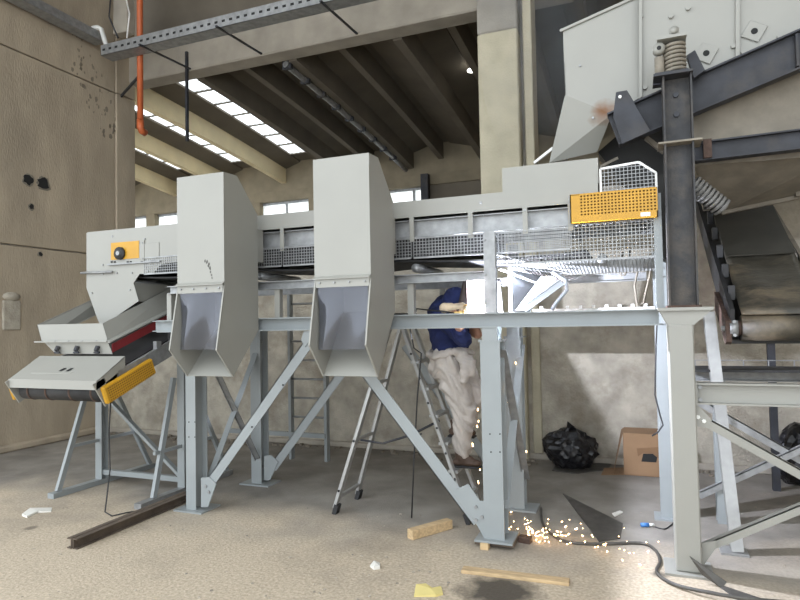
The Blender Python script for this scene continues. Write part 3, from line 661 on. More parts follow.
bolts(ic, [(hl+0.1+0.17*i, HV-0.03, zb-0.003) for i in range(5)], 0.010, d=(0,0,1), h=0.006)
for k in range(7):
    s = 0.75+0.20*k
    build('bearing_block', MB().box(IU1-0.05, IU1-0.01, I(0,s,0).y-0.03, I(0,s,0).y+0.03, I(0,s,0).z+0.03, I(0,s,0).z+0.11), black if k % 2 else galv, ic)
    build('idler_roller', MB().cyl((IU0+0.04, I(0,s,0).y, I(0,s,-0.035).z), (IU1-0.04, I(0,s,0).y, I(0,s,-0.035).z), 0.03, 10), galv, ic, smooth=True)
# stands
for u, nm in ((-5.22, 'l'), (-4.15, 'r')):
    top = I(u, 1.0, -0.10)
    vp = 4.74; pt = I(u, (vp-IV)/math.cos(SL), -0.095)
    build('ground_bar', MB().box(u-0.04, u+0.04, 4.15, 5.45, 0, 0.05), paintb if nm == 'l' else galv, ic)
    build('leg_post', MB().sect((u, vp, 0.05), (u, vp, pt.z), hprof(0.085, 0.085, 0.007, 0.006), (0,1,0)), paintb, ic)
    l1 = P(58,494,U=-5.22); l2 = P(80,400,U=-5.22); t = (l2-l1)/(l2.z-l1.z)
    e = l1+t*(1.35-l1.z)
    build('leg', MB().bar((u, l1.y if nm == 'l' else 4.34, 0.05), (u, min(e.y, 4.68), 1.12), 0.05, 0.035, (1,0,0)), paintb, ic)
    build('leg', MB().bar((u, 5.40, 0.05), (u, 4.80, 1.15), 0.045, 0.035, (1,0,0)), paintb, ic)
    build('tie_bar', MB().bar((u, 4.35, 0.45), (u, 5.2, 0.45), 0.03, 0.03), paintb, ic)
build('stand_tie', MB().bar((-5.2, 4.74, 0.12), (-4.15, 4.74, 0.12), 0.05, 0.05), paintb, ic)
build('stand_brace', MB().bar((-5.1, 4.74, 0.85), (-4.2, 4.74, 0.16), 0.05, 0.03), paintb, ic)
a = P(157,501,Z=0); 
build('control_rail', MB().sect((-4.02, 4.36, 1.62), (-4.15, 4.36, 1.62), [(-x, y) for x, y in cprof(0.05, 0.10, 0.008)]), paintb, ic)

# ================================================================== ACCESS LADDER behind the frame
al = thing('access_ladder', (-3.64, 6.28, 0), 'grey steel access ladder with round rungs standing near the back wall', 'ladder')
for u in (-3.88, -3.40):
    build('stile', MB().sect((u, 6.28, 0), (u, 6.28, 2.05), cprof(0.035, 0.075, 0.006), (0,1,0)), paintb, al)
for i in range(8):
    z = 0.28+0.225*i; build('rung', MB().cyl((-3.88,6.28,z), (-3.40,6.28,z), 0.013, 8), galv, al, smooth=True)
build('base_rail', MB().bar((-4.75, 6.25, 0.30), (-3.40, 6.25, 0.30), 0.05, 0.05), paintb, al)

# ================================================================== STEPLADDER
sl_ = thing('stepladder', (-1.85, 4.85, 0), 'open aluminium stepladder standing under the conveyor frame', 'ladder')
AP = Vector((-1.87, 0, 1.66))
def rail(u0, v0, v1, nm):
    return build('rail', MB().sect((u0, v0, 0.05), (AP.x+(-0.03 if u0 < AP.x else 0.03), v1, AP.z), cprof(0.026, 0.062, 0.004), (0,1,0)), alu, sl_)
def foot(u, v): build('foot_cap', MB().bar((u, v, 0), (u+(AP.x-u)*0.045, v, 0.08), 0.036, 0.072, (0,1,0)), black, sl_)
lv = ((4.60, 4.70), (5.04, 4.95))
for (vb_, vt_) in lv:
    rail(-2.42, vb_, vt_, 'l'); foot(-2.42, vb_)
    rail(-1.275, vb_+0.10 if vb_ < 4.8 else 5.08, vt_, 'r'); foot(-1.275, vb_+0.10 if vb_ < 4.8 else 5.08)
for i in range(6):
    z = 0.18+0.22*i+0.0; f = (z-0.05)/(AP.z-0.05)
    ur = -1.275+(AP.x+0.03+1.275)*f
    build('step', MB().box(ur-0.045, ur+0.035, 4.70, 5.06-0.1*f, z-0.012, z+0.012), alu, sl_)
for z in (0.14, 0.62, 1.1):
    f = (z-0.05)/(AP.z-0.05); ul = -2.42+(AP.x-0.03+2.42)*f
    build('cross_bar', MB().bar((ul, 4.61+0.09*f, z), (ul, 5.03-0.08*f, z), 0.025, 0.025), alu, sl_)
build('top_cap', MB().box(AP.x-0.09, AP.x+0.09, 4.66, 4.99, AP.z-0.01, AP.z+0.03), black, sl_, bevel=0.01)
build('spreader_strap', MB().tube([(-2.20,4.66,0.62),(-2.0,4.67,0.60),(-1.75,4.68,0.68),(-1.52,4.74,0.80)], 0.010, 6), darkst, sl_, smooth=True)
for i in range(7):
    z = 0.15+0.2*i; f = (z-0.05)/(AP.z-0.05)
    bolts(sl_, [(-1.275+(AP.x+0.03+1.275)*f, 4.672, z)], 0.011, material=holem, name='rail_hole', h=0.004)
bolts(sl_, [(-2.42+(AP.x-0.03+2.42)*((z-0.05)/(AP.z-0.05)), 4.562+0.1*((z-0.05)/1.6), z) for z in (0.2, 0.62, 1.1)], 0.011, material=holem, name='rail_hole', h=0.004)

# ================================================================== PERSON
def remesh(name, mb, material, parent, vox, smooth_it=6, fold=0.0, fscale=9.0, label=None):
    me = bpy.data.meshes.new('tmp'); me.from_pydata([tuple(p) for p in mb.v], [], mb.f)
    bm = bmesh.new(); bm.from_mesh(me); bmesh.ops.recalc_face_normals(bm, faces=bm.faces); bm.to_mesh(me); bm.free()
    o = bpy.data.objects.new('tmp', me); COL.objects.link(o)
    r = o.modifiers.new('r', 'REMESH'); r.mode = 'VOXEL'; r.voxel_size = vox
    s = o.modifiers.new('s', 'SMOOTH'); s.iterations = smooth_it; s.factor = 0.5
    dg = bpy.context.evaluated_depsgraph_get(); dg.update(); e = o.evaluated_get(dg); m2 = e.to_mesh()
    vs_ = [v.co.copy() for v in m2.vertices]; ns_ = [v.normal.copy() for v in m2.vertices]; fs = [list(p.vertices) for p in m2.polygons]
    e.to_mesh_clear(); bpy.data.objects.remove(o)
    if fold:
        for i, p in enumerate(vs_):
            q = Vector((p.x*fscale, p.y*fscale, p.z*fscale*1.9+2.0*math.sin(p.x*14)))
            vs_[i] = p+ns_[i]*fold*(abs(noise.noise(q))*2-0.5)
    out = MB(); out.v = vs_; out.f = fs
    return build(name, out, material, parent, smooth=True, label=label)
def chain(mb, pts, n=14):
    """tapered limb through (point, radius) pairs, ball at each joint"""
    for i in range(len(pts)-1):
        (a, ra), (b, rb) = pts[i], pts[i+1]
        mb.cyl(a, b, ra, n, rb)
    for a, r in pts: mb.ball(a, r, n, 8)
    return mb
PV = 4.80
pe = thing('person', (-1.40, PV, 0.40), 'person in navy shirt and off-white trousers welding while standing on stepladder', 'person')
hipR, hipL = V3(-1.43,PV-0.10,1.27), V3(-1.43,PV+0.10,1.28)
kneeR, kneeL = V3(-1.32,PV-0.02,0.87), V3(-1.24,PV+0.13,1.00)
ankR, ankL = V3(-1.36,PV+0.02,0.492), V3(-1.43,PV+0.15,0.712)
pelv = V3(-1.43,PV,1.30); chest = V3(-1.46,PV,1.58); neck = V3(-1.41,PV-0.07,1.70); head = V3(-1.325,PV-0.14,1.745)
shR, shL = V3(-1.47,PV-0.17,1.66), V3(-1.43,PV+0.17,1.66)
elR, elL = V3(-1.235,PV-0.26,1.465), V3(-1.24,PV+0.16,1.50)
haR, haL = V3(-1.285,PV-0.45,1.72), V3(-1.29,PV+0.03,1.70)
b_ = MB()
chain(b_, [(hipR,.075),(kneeR,.055),(ankR,.04)]); chain(b_, [(hipL,.075),(kneeL,.055),(ankL,.04)])
chain(b_, [(pelv,.13),(chest,.14),(neck,.06),(head,.075)])
b_.ball(head+V3(0.0,0,0.02), (0.098,0.076,0.115), 16, 12); b_.ball(head+V3(0.095,0,-0.015), (0.022,0.016,0.024)); b_.ball(head+V3(0.07,0,-0.075), (0.04,0.04,0.035))
for s in (-1, 1): b_.ball(head+V3(-0.005,0.078*s,0.0), (0.022,0.012,0.033))
chain(b_, [(chest+V3(0,-0.06,.04),.09),(shR,.062),(elR,.043),(haR,.030)]); chain(b_, [(chest+V3(0,0.06,.04),.09),(shL,.062),(elL,.043),(haL,.030)])
remesh('body', b_, skin, pe, 0.014, 5)
# trousers: baggy, folded
t_ = MB()
chain(t_, [(hipR,.118),(hipR.lerp(kneeR,.5),.115),(kneeR,.100),(kneeR.lerp(ankR,.5),.082),(ankR+V3(0.01,0,.05),.068)])
chain(t_, [(hipL,.118),(hipL.lerp(kneeL,.5),.112),(kneeL,.095),(kneeL.lerp(ankL,.5),.080),(ankL+V3(0.01,0,.05),.066)])
t_.ball(pelv, (0.155,0.185,0.13), 16, 10); t_.ball(pelv+V3(-0.03,0,-.08), (0.15,0.18,0.12), 16, 10)
remesh('trousers', t_, whitecl, pe, 0.014, 3, fold=0.026, fscale=7)
# jacket tied round the waist, knot in front-right with hanging sleeves
k_ = MB(); ring = [pelv+V3(0.165*math.cos(t), 0.20*math.sin(t), 0.055-0.02*math.sin(t*2)) for t in [2*math.pi*i/24 for i in range(24)]]
k_.tube(ring, 0.032, 10, True); kn = pelv+V3(0.13,-0.13,0.055)
k_.ball(kn, (0.055,0.05,0.05)); chain(k_, [(kn,.035),(kn+V3(.03,-.02,-.11),.042),(kn+V3(.02,-.02,-.22),.035)]); chain(k_, [(kn,.035),(kn+V3(.075,0,-.07),.042),(kn+V3(.085,.01,-.15),.038)])
remesh('tied_jacket', k_, whitecl, pe, 0.012, 3, fold=0.012, fscale=14, label='off-white jacket knotted around the waist')
# shirt
s_ = MB(); s_.ball(pelv+V3(0,0,.10), (0.150,0.180,0.10), 16, 10)
chain(s_, [(pelv+V3(0,0,.12),.150),(chest,.165),(chest+V3(.03,0,.10),.125)]); s_.ball(chest+V3(-.01,0,.05), (0.15,0.205,0.13), 16, 10); s_.ball(chest+V3(-0.02,0,.12), (0.13,0.18,0.11), 16, 10); s_.ball(chest+V3(0.03,-.02,.17), (0.12,0.15,0.095), 16, 10)
chain(s_, [(chest+V3(0,-.08,.06),.10),(shR,.085),(shR.lerp(elR,.55),.068),(elR,.062),(elR.lerp(haR,.25),.055)]); chain(s_, [(chest+V3(0,.08,.06),.10),(shL,.085),(shL.lerp(elL,.6),.066)])
remesh('shirt', s_, navy, pe, 0.013, 4, fold=0.010, fscale=10)
h_ = MB(); h_.ball(head+V3(-0.012,0,0.03), (0.112,0.092,0.118), 18, 12); h_.ball(head+V3(-0.07,0,-0.05), (0.06,0.08,0.07)); chain(h_, [(head+V3(-.06,0,-.04),.07),(neck+V3(-.03,0,-.03),.085)])
h_.v = [p for p in h_.v]; hood = remesh('head_cloth', h_, navy, pe, 0.010, 3, fold=0.005, fscale=16)
# welding shield: curved shell with window in front of the face
w_ = MB(); vs_ = []; nu, nv = 14, 10
fdir = V3(0.90,-0.05,-0.22).normalized(); side = fdir.cross(V3(0,0,1)).normalized(); upv = side.cross(fdir)
for lay in (0, 0.006):
    for j in range(nv+1):
        y = 0.205-0.30*j/nv
        for i in range(nu+1):
            a = -1.35+2.7*i/nu; r = 0.125+lay-0.03*max(0, j/nv-.6); vs_.append(head+fdir*(0.02+r*math.cos(a)*(1-.25*max(0,.25-j/nv)))+side*(r*0.95*math.sin(a))+upv*y)
n1_ = (nu+1)*(nv+1); fs = []
for l in (0, 1):
    fs += [[l*n1_+j*(nu+1)+i, l*n1_+j*(nu+1)+i+1, l*n1_+(j+1)*(nu+1)+i+1, l*n1_+(j+1)*(nu+1)+i] for j in range(nv) for i in range(nu)]
for i in range(nu):
    for j in (0, nv): fs.append([j*(nu+1)+i, j*(nu+1)+i+1, n1_+j*(nu+1)+i+1, n1_+j*(nu+1)+i])
for j in range(nv):
    for i in (0, nu): fs.append([j*(nu+1)+i, (j+1)*(nu+1)+i, n1_+(j+1)*(nu+1)+i, n1_+j*(nu+1)+i])
w_.add(vs_, fs); ws = build('welding_mask', w_, mat('mask_fibre', (0.035,0.022,0.018), 0.5), pe, smooth=True, label='dark welding mask')
pc = head+fdir*0.150+upv*0.02
build('mask_window', MB().prism([pc-side*.05-upv*.03, pc+side*.05-upv*.03, pc+side*.05+upv*.03, pc-side*.05+upv*.03], fdir*.006), black, ws)
# boots
for an, f in ((ankR, 0), (ankL, 0)):
    bt = MB(); bt.cyl(an+V3(0,0,-.01), an+V3(-.005,0,.07), .052, 12, .055); bt.ball(an+V3(-0.02,0,-.035), (.062,.046,.036)); bt.ball(an+V3(.06,0,-.037), (.085,.047,.034)); bt.ball(an+V3(.115,0,-.04), (.05,.046,.03)); chain(bt, [(an,.05),(an+V3(.07,0,-.025),.040)])
    bt.v = [V3(p.x, p.y, max(p.z, an.z-.072)) for p in bt.v]
    bo = remesh('boot', bt, leather, pe, 0.009, 3)
    build('sole', MB().box(an.x-.08, an.x+.16, an.y-.045, an.y+.045, an.z-.080, an.z-.062), black, bo, bevel=0.008)
# gloved hands with five fingers each, closed on the torch / the shield edge
def hand(wr, fwd, palmn, L=0.088, parent=pe):
    fwd = fwd.normalized(); palmn = (palmn-fwd*palmn.dot(fwd)).normalized(); sd = fwd.cross(palmn)
    g = MB(); c = wr+fwd*0.055
    chain(g, [(wr-fwd*.05,.040),(wr,.034)]); 
    for k in (-1,-.33,.33,1): chain(g, [(wr+sd*.018*k,.020),(c+sd*.030*k+fwd*.035,.017)], 10)
    for k, ln in ((-1,.8),(-.33,.97),(.33,1.0),(1,.9)):
        p0 = c+sd*.030*k+fwd*.038; p1 = p0+(fwd*.75+palmn*.65)*.040*ln; p2 = p1+(fwd*-.05+palmn*1.0)*.032*ln; p3 = p2+(fwd*-.85+palmn*.45)*.024*ln
        chain(g, [(p0,.0125),(p1,.0118),(p2,.011),(p3,.0098)], 10)
    q0 = wr+sd*.030+fwd*.015; q1 = q0+sd*.028+fwd*.032+palmn*.012; q2 = q1+fwd*.026+palmn*.026-sd*.006; q3 = q2+palmn*.02-sd*.018+fwd*.008
    chain(g, [(q0,.017),(q1,.0145),(q2,.0125),(q3,.011)], 10)
    return remesh('gloved_hand', g, glovem, parent, 0.0055, 2)
hand(haR, V3(1,0.25,0.12), V3(0,0.3,-1))
hand(haL, V3(1,-0.35,0.1), V3(0,-1,-.2))
# torch with cable
tg = thing('welding_torch', haR+V3(.07,.02,-.02), 'brass welding torch held out toward the glowing weld', 'torch')
g0 = haR+V3(.055,.015,-.042); tip = ARC+V3(-.03,-.02,.012)
build('handle', MB().tube([g0+V3(-.03,-.02,-.004), g0, g0+V3(.055,-.03,.004)], 0.013, 10), mat('brass', (0.55,0.38,0.15), 0.35, 0.8), tg, smooth=True)
build('swan_neck', MB().tube([g0+V3(.05,-.028,0.004), V3(-1.14,4.195,1.725), V3(-1.08,4.22,1.74), tip], 0.007, 8), MATS['brass'], tg, smooth=True)
build('cable', MB().tube([g0+V3(-.03,-.02,-.004), V3(-1.33,4.275,1.69), V3(-1.46,4.42,1.70), V3(-1.62,4.52,1.72), V3(-1.71,4.60,1.55), V3(-1.68,4.60,1.40), V3(-1.61,4.58,1.36), V3(-1.67,4.63,1.0), V3(-1.71,4.63,0.5), V3(-1.74,4.63,0.02)], 0.006, 8), black, tg, smooth=True)
# the arc itself and its sparks
arc = build('weld_arc', MB().ball(ARC, 0.005, 16, 10), emit('arc_glow', (0.80,0.85,1.0), ARC_W/(4*math.pi**2*0.005**2)), label='blinding white welding arc at the foot of the upright', cat='arc')
spk = MB()
for i in range(120):
    if i < 14:
        x, y = random.uniform(470, 530), random.uniform(335, 505); v = random.uniform(4.3, 5.2); p = P(x, y, V=v)
        if p.z < 0.05: continue
        ln = random.uniform(.012, .03); spk.cyl(p, p+V3(random.uniform(-.004,.004), 0, -ln), .0028, 5)
    else:
        r = abs(random.gauss(0, .34)); t = random.uniform(-.9, 2.2)
        p = V3(-.78+r*math.cos(t)*1.3, 4.50+r*math.sin(t)*.7, random.uniform(.004, .10)*max(0, 1-r)+.004)
        ln = random.uniform(.004, .016); spk.cyl(p, p+V3(random.uniform(-1,1)*ln, random.uniform(-.5,.5)*ln, random.uniform(0,.6)*ln), random.uniform(.0018,.0035), 5)
build('sparks', spk, emit('spark_glow', (1.0,0.62,0.28), 9), label='shower of orange welding sparks scattered beside the middle post', cat='sparks', kind='stuff')

# bright sheet metal chute under the tail
dc = thing('deflector_chute', (-0.75, 4.8, 1.68), 'bright galvanised deflector chute hanging under the conveyor tail', 'chute')
def pv(x, y, v): return P(x, y, V=v)
build('back_sheet', MB().sheet([pv(462,282,5.08), pv(500,282,5.08), pv(503,314,5.08), pv(462,314,5.08)], 0.004), shiny, dc)
build('cheek_plate', MB().vz([(4.215,1.675),(5.06,1.675),(5.06,1.985),(4.362,1.985),(4.362,1.909),(4.215,1.909)], -1.125, -1.120), mat('red_primer_plate', (0.42,0.31,0.30), 0.5, 0.2), dc)  # front edge extended forward to keep arc light off the chute
build('slope_sheet', MB().sheet([V3(pv(512,268,4.55).x,4.55,1.995), V3(pv(548,262,4.95).x,4.95,1.952), pv(530,312,4.95), pv(512,312,4.55)], 0.004), shiny, dc)
build('side_sheet', MB().sheet([pv(541,276,4.50), pv(566,284,4.50), pv(527,310,4.50), pv(516,310,4.50)], 0.004), shiny, dc)
build('ribbed_rail', MB().sect(pv(524,309,4.46), pv(562,282,4.46), cprof(.03,.05,.005)), shiny, dc)
build('hook_bracket', MB().tube([pv(552,272,4.5), pv(566,280,4.5), pv(567,290,4.5), pv(556,303,4.5), pv(552,310,4.5)], 0.014, 8), shiny, dc, smooth=True)
build('flat_strut', MB().bar(pv(500,269,4.42), pv(540,284,4.70), 0.05, 0.006), galv, dc)
build('flat_strut', MB().bar(pv(560,284,4.6), pv(590,273,4.6), 0.03, 0.006), galv, dc)
build('serrated_rail', MB().box(pv(533,307,5.2).x, pv(655,305,5.2).x, 5.2, 5.22, 1.672, 1.70), whitep, dc)
for i in range(9):
    u = pv(540+13*i, 307, 5.2).x; build('rail_tooth', MB().box(u, u+.025, 5.19, 5.2, 1.70, 1.725), whitep, dc)

# ================================================================== OLD SCREENING MACHINE (right)
bc = thing('black_column', (0.30, 4.33, 1.675), 'black H-section steel column with rust at its foot on the grey pedestal', 'column')
build('h_section', MB().sect((0.298, 4.33, 1.69), (0.306, 4.33, 3.19), hprof(0.165, 0.175, 0.011, 0.009)[:], (1,0,0)), colrust, bc)
build('foot_plate', MB().box(0.20, 0.40, 4.235, 4.43, 1.675, 1.69), rust, bc)
build('cap_plate', MB().box(0.165, 0.40, 4.22, 4.45, 3.19, 3.205), darkst, bc)
build('stiffener', MB().box(0.18, 0.44, 4.235, 4.43, 2.745, 2.757), dusty, bc)
bolts(bc, [(0.30, 4.325, z) for z in (2.95, 3.08)], 0.018, h=0.012, material=darkst)
a = P(675,288,V=4.32); 
# spring seat with coil spring
ss = thing('spring_mount', (0.31, 4.32, 3.205), 'pale coil spring mount with bracket on top of the black column', 'spring')
pts = [V3(0.300+0.062*math.cos(t), 4.33+0.062*math.sin(t), 3.222+0.205*t/(2*math.pi*7.5)) for t in [2*math.pi*7.5*i/150 for i in range(151)]]
build('coil_spring', MB().tube(pts, 0.0115, 8), dusty, ss, smooth=True)
build('spring_plate', MB().box(0.195, 0.372, 4.24, 4.42, 3.437, 3.455), paint, ss)
build('hanger_lug', MB().box(0.270, 0.330, 4.27, 4.30, 3.455, 3.52), paint, ss, bevel=0.01)
build('lug_pin', MB().cyl((0.300,4.25,3.49), (0.300,4.40,3.49), 0.024, 12), paint, ss, smooth=True)
build('damper_body', MB().cyl((0.205,4.28,3.205), (0.205,4.28,3.33), 0.030, 12), dusty, ss, smooth=True)
build('damper_eye', MB().cyl((0.205,4.25,3.385), (0.205,4.31,3.385), 0.036, 12), paint, ss, smooth=True)
build('eye_hole', MB().cyl((0.205,4.246,3.385), (0.205,4.25,3.385), 0.014, 10), holem, ss)
build('spring_base', MB().box(0.175, 0.375, 4.25, 4.42, 3.205, 3.222), darkst, ss)
# sloping beam + lower beam
sb = thing('sloping_beam', (0.6, 4.55, 2.9), 'dark steel beam sloping up to the right behind the spring mount', 'beam')
S0, S1 = V3(-0.10, 4.52, 2.955), V3(1.9, 4.52, 3.595)
build('i_section', MB().sect(S0, S1, hprof(0.10, 0.245, 0.012, 0.01), (0,0,1)), darkst, sb)
pp_ = [P(x, y, V=4.44) for x, y in ((616,92),(627,90),(651,131),(622,144),(613,117))]
build('end_plate', MB().prism(pp_, (0,0.014,0)), darkst, sb, bevel=0.003)
bolts(sb, [P(620,97,V=4.44)], 0.012, material=whitep)
q = [P(x, y, V=4.42) for x, y in ((687,55),(695,50),(705,70),(694,78))]
build('stop_block', MB().prism(q, (0,0.06,0)), darkst, sb)
build('stiffener', MB().box(1.02, 1.035, 4.47, 4.52, 3.21, 3.42), darkst, sb)
lb = thing('cross_girder', (1.0, 4.5, 2.64), 'dark horizontal girder with rusty clamp under the sloping beam', 'beam')
build('i_section', MB().sect((0.385,4.52,2.73), (2.4,4.52,2.76), hprof(0.09, 0.13, 0.010, 0.009), (0,0,1)), darkst, lb)
build('rusty_clamp', MB().box(0.465, 0.515, 4.45, 4.48, 2.675, 2.80), rust, lb)
# screen box: panels
sx_ = thing('screen_box', (0.9, 5.2, 2.75), 'large pale grey sided vibrating screen box behind the sloping beam', 'machine')
SV = 4.62
def sp_(pts, v=SV): return [P(x, y, V=v) for x, y in pts]
build('side_panel', MB().prism(sp_([(640,-60),(736,-60),(736,62),(640,104)]), (0,0.006,0)), paint, sx_)
build('side_panel', MB().prism(sp_([(738,-60),(900,-60),(900,20),(738,62)]), (0,0.006,0)), paint, sx_)
build('flange', MB().prism(sp_([(735,-60),(739,-60),(739,60),(735,62)]), (0,-0.03,0)), paint, sx_)
build('flange', MB().prism(sp_([(639,-60),(642,-60),(642,98),(639,100)]), (0,-0.03,0)), paint, sx_)
build('lower_panel', MB().prism(sp_([(690,100),(900,10),(900,150),(690,166)], 4.66), (0,0.006,0)), dusty, sx_)
build('back_panel', MB().box(0.1, 2.4, 5.7, 5.71, 2.7, 4.4), paint, sx_)
for x, y in ((706,54), (754,32)):
    c = P(x, y, V=SV); r = 0.082
    pl = build('diamond_plate', MB().prism([c+V3(r*math.cos(t+0.25),-0.006,r*math.sin(t+0.25)) for t in [math.pi/2*i for i in range(4)]], (0,-0.008,0)), paint, sx_, bevel=0.002)
    build('plate_hole', MB().cyl(c+V3(0,-.0145,0), c+V3(0,-.0165,0), 0.021, 14), holem, pl)
bolts(sx_, [P(x, y, V=SV) for x, y in ((671,17),(688,9),(733,47),(743,53),(779,37),(641,17),(645,88))], 0.016, h=0.02, material=paint)
# hood at the end of the screen
hdm = spotted('hood_paint_rusted', paint, tuple(P(604,113,V=4.7)), 0.12, (0.17, 0.07, 0.02))
hm = thing('end_hood', (-0.2, 5.1, 2.75), 'tall pale grey feed hood with a rust bloom at its lower fold', 'hood')
build('upper_front', MB().prism(sp_([(563,30),(639,-4),(639,98),(612,114),(565,95)], 4.68), (0,0.006,0)), hdm, hm)
lowf = sp_([(565,95),(612,114)], 4.68) + [P(597,152,V=4.86), P(549,163,V=4.86)]
build('lower_front', MB().sheet(lowf, 0.006), hdm, hm)
e0, e1, e2 = sp_([(563,30),(565,95)], 4.68) + [P(549,163,V=4.86)]
build('outer_side', MB().prism([e0, e1, e1+V3(0,1.0,0), e0+V3(0,1.0,0)], (0.006,0,0)).prism([e1, e2, e2+V3(0,.7,0), e1+V3(0,1.0,0)], (0.006,0,0)), paint, hm)
t0, t1_ = sp_([(563,30),(639,-4)], 4.68)
build('roof', MB().prism([t0, t1_, t1_+V3(0,1.0,0), t0+V3(0,1.0,0)], (0,0,0.006)), paint, hm)
build('edge_flange', MB().bar(sp_([(560,31)],4.67)[0], sp_([(640,-5)],4.67)[0], 0.02, 0.012, (0,1,0)), paint, hm)
build('flashing', MB().bar(P(534,163,V=4.9), P(553,148,V=4.9), 0.02, 0.02), whitep, hm)
bolts(hm, [P(593,118,V=4.70), P(580,66,V=4.68)], 0.009)
# dark underside behind column (motor and chute)
mt = thing('screen_underframe', (0.1, 4.95, 2.3), 'black oily underframe filling the gap below the screen hood', 'machine')
build('inner_chute', MB().prism(sp_([(598,152),(626,128),(668,112),(676,215),(655,190),(618,178)], 5.16), (0,0.3,0)), mat('oily_black', (0.018,0.017,0.015), 0.6, var=.3), mt)
build('strut', MB().bar(P(598,168,V=4.8), P(618,158,V=4.8), 0.02, 0.02), dusty, mt)
build('hose_mesh', MB().bar(P(646,138,V=4.7), P(664,152,V=4.7), 0.05, 0.03), dusty, mt)
build('down_plate', MB().prism(sp_([(655,178),(667,170),(667,260),(658,255)], 4.75), (0,0.25,0)), MATS['oily_black'], mt)
# dusty hopper below the girder
dh = thing('dusty_hopper', (1.2, 5.2, 2.2), 'dust-covered sheet steel hopper sloping below the dark girder', 'hopper')
build('slope_sheet', MB().sheet([P(690,166,V=4.69), P(860,146,V=4.69), P(860,182,V=5.4), P(722,213,V=5.4)], 0.008), dusty, dh)
build('end_sheet', MB().sheet([P(690,157,V=4.69), P(690,172,V=4.69), P(722,213,V=5.4), P(735,150,V=5.6)], 0.008), dusty, dh)
build('bottom_flange', MB().bar(P(722,213,V=5.38), P(799,197,V=5.38), 0.05, 0.03), dusty, dh)
build('side_bracket', MB().prism(sp_([(796,172),(812,172),(812,196),(796,196)], 5.3), (0,0.1,0)), dusty, dh)
bl = thing('bellows', (0.45, 4.7, 2.2), 'grey ribbed rubber bellows beside the black column', 'bellows')
a, b = P(692,184,V=4.48), P(724,209,V=4.54)
N_ = 9
for i in range(N_):
    c0 = a.lerp(b, i/N_); c1 = a.lerp(b, (i+.55)/N_); c2_ = a.lerp(b, (i+1)/N_)
    build('bellows_fold', MB().cyl(c0, c1, 0.064, 16, 0.068).cyl(c1, c2_, 0.040, 16, 0.040), mat('grey_rubber', (0.15,0.145,0.135), 0.6), bl, smooth=False)
# discharge conveyor with dirty belt
rc = thing('discharge_conveyor', (0.9, 5.2, 1.45), 'inclined discharge conveyor with dirty brown belt and worn drum beside the pedestal', 'conveyor')
DU0, DU1 = 0.675, 1.14; dz0 = 1.53; slope = (2.53-1.62)/(5.96-4.60)
build('drum', MB().cyl((DU0,4.66,1.53), (DU1,4.66,1.53), 0.088, 24), belt, rc, smooth=True)
build('drum_core', MB().cyl((DU0-0.02,4.66,1.53), (DU0,4.66,1.53), 0.05, 16), rust, rc, smooth=True)
nseg = 20; vs_ = []; nw = 12
for i in range(nseg+1):
    f = i/nseg; v = 4.62+f*1.34; z = 1.616+f*(2.53-1.616)
    for j in range(nw+1):
        g = j/nw; sag = 0.028*math.sin(math.pi*g)*(1-f)*math.sin(f*7+g*2.5) + 0.012*noise.noise(V3(g*4, f*6, 1.3)); sag *= min(1, f*7)
        vs_.append((DU0+(DU1-DU0)*g, v, z+sag))
mb = MB().add(vs_, [[i*(nw+1)+j, i*(nw+1)+j+1, (i+1)*(nw+1)+j+1, (i+1)*(nw+1)+j] for i in range(nseg) for j in range(nw)])
bo = build('belt', mb, belt, rc, smooth=True); so = bo.modifiers.new('solid', 'SOLIDIFY'); so.thickness = 0.012
build('cover_sheet', MB().sheet([(DU0,5.25,2.075),(DU1,5.25,2.075),(DU1,5.97,2.56),(DU0,5.97,2.56)], 0.006), mat('dark_cover', (0.042,0.039,0.030), 0.55, var=.15), rc)
for u in (DU0-0.07, DU1+0.04):
    build('side_frame', MB().vz([(4.66,1.47),(4.9,1.55),(6.9,2.78),(6.9,2.95),(4.62,1.66)], u, u+0.03), black if u < .8 else dusty, rc)
build('take_up_arm', MB().vz([(4.60,1.44),(4.66,1.42),(5.15,1.66),(5.15,1.80),(4.60,1.58)], DU0-0.10, DU0-0.065), rust, rc)
build('bearing', MB().cyl((DU0-0.075,4.64,1.53), (DU0-0.025,4.64,1.53), 0.055, 14), galv, rc, smooth=True)
bolts(rc, [(DU0-0.05,4.585,1.53+d_) for d_ in (-.045,.045)], 0.012)
build('shaft', MB().cyl((DU0-0.12,4.66,1.53), (DU0,4.66,1.53), 0.018, 10), galv, rc, smooth=True)
for i in range(6):
    f = 0.12+0.14*i; v = 4.62+f*1.9; z = 1.60+f*1.25
    build('idler_bracket', MB().box(DU0-0.045, DU0-0.005, v-0.03, v+0.03, z-0.02, z+0.08), black, rc)
for u in (DU1+0.03,):
    build('support_leg', MB().bar((u,6.45,0), (u,6.45,2.44), 0.06, 0.06), darkst, rc)
build('under_tray', MB().vz([(4.75,1.42),(6.9,2.68),(6.9,2.70),(4.75,1.45)], DU0-0.05, DU1+0.05), MATS['oily_black'], rc)

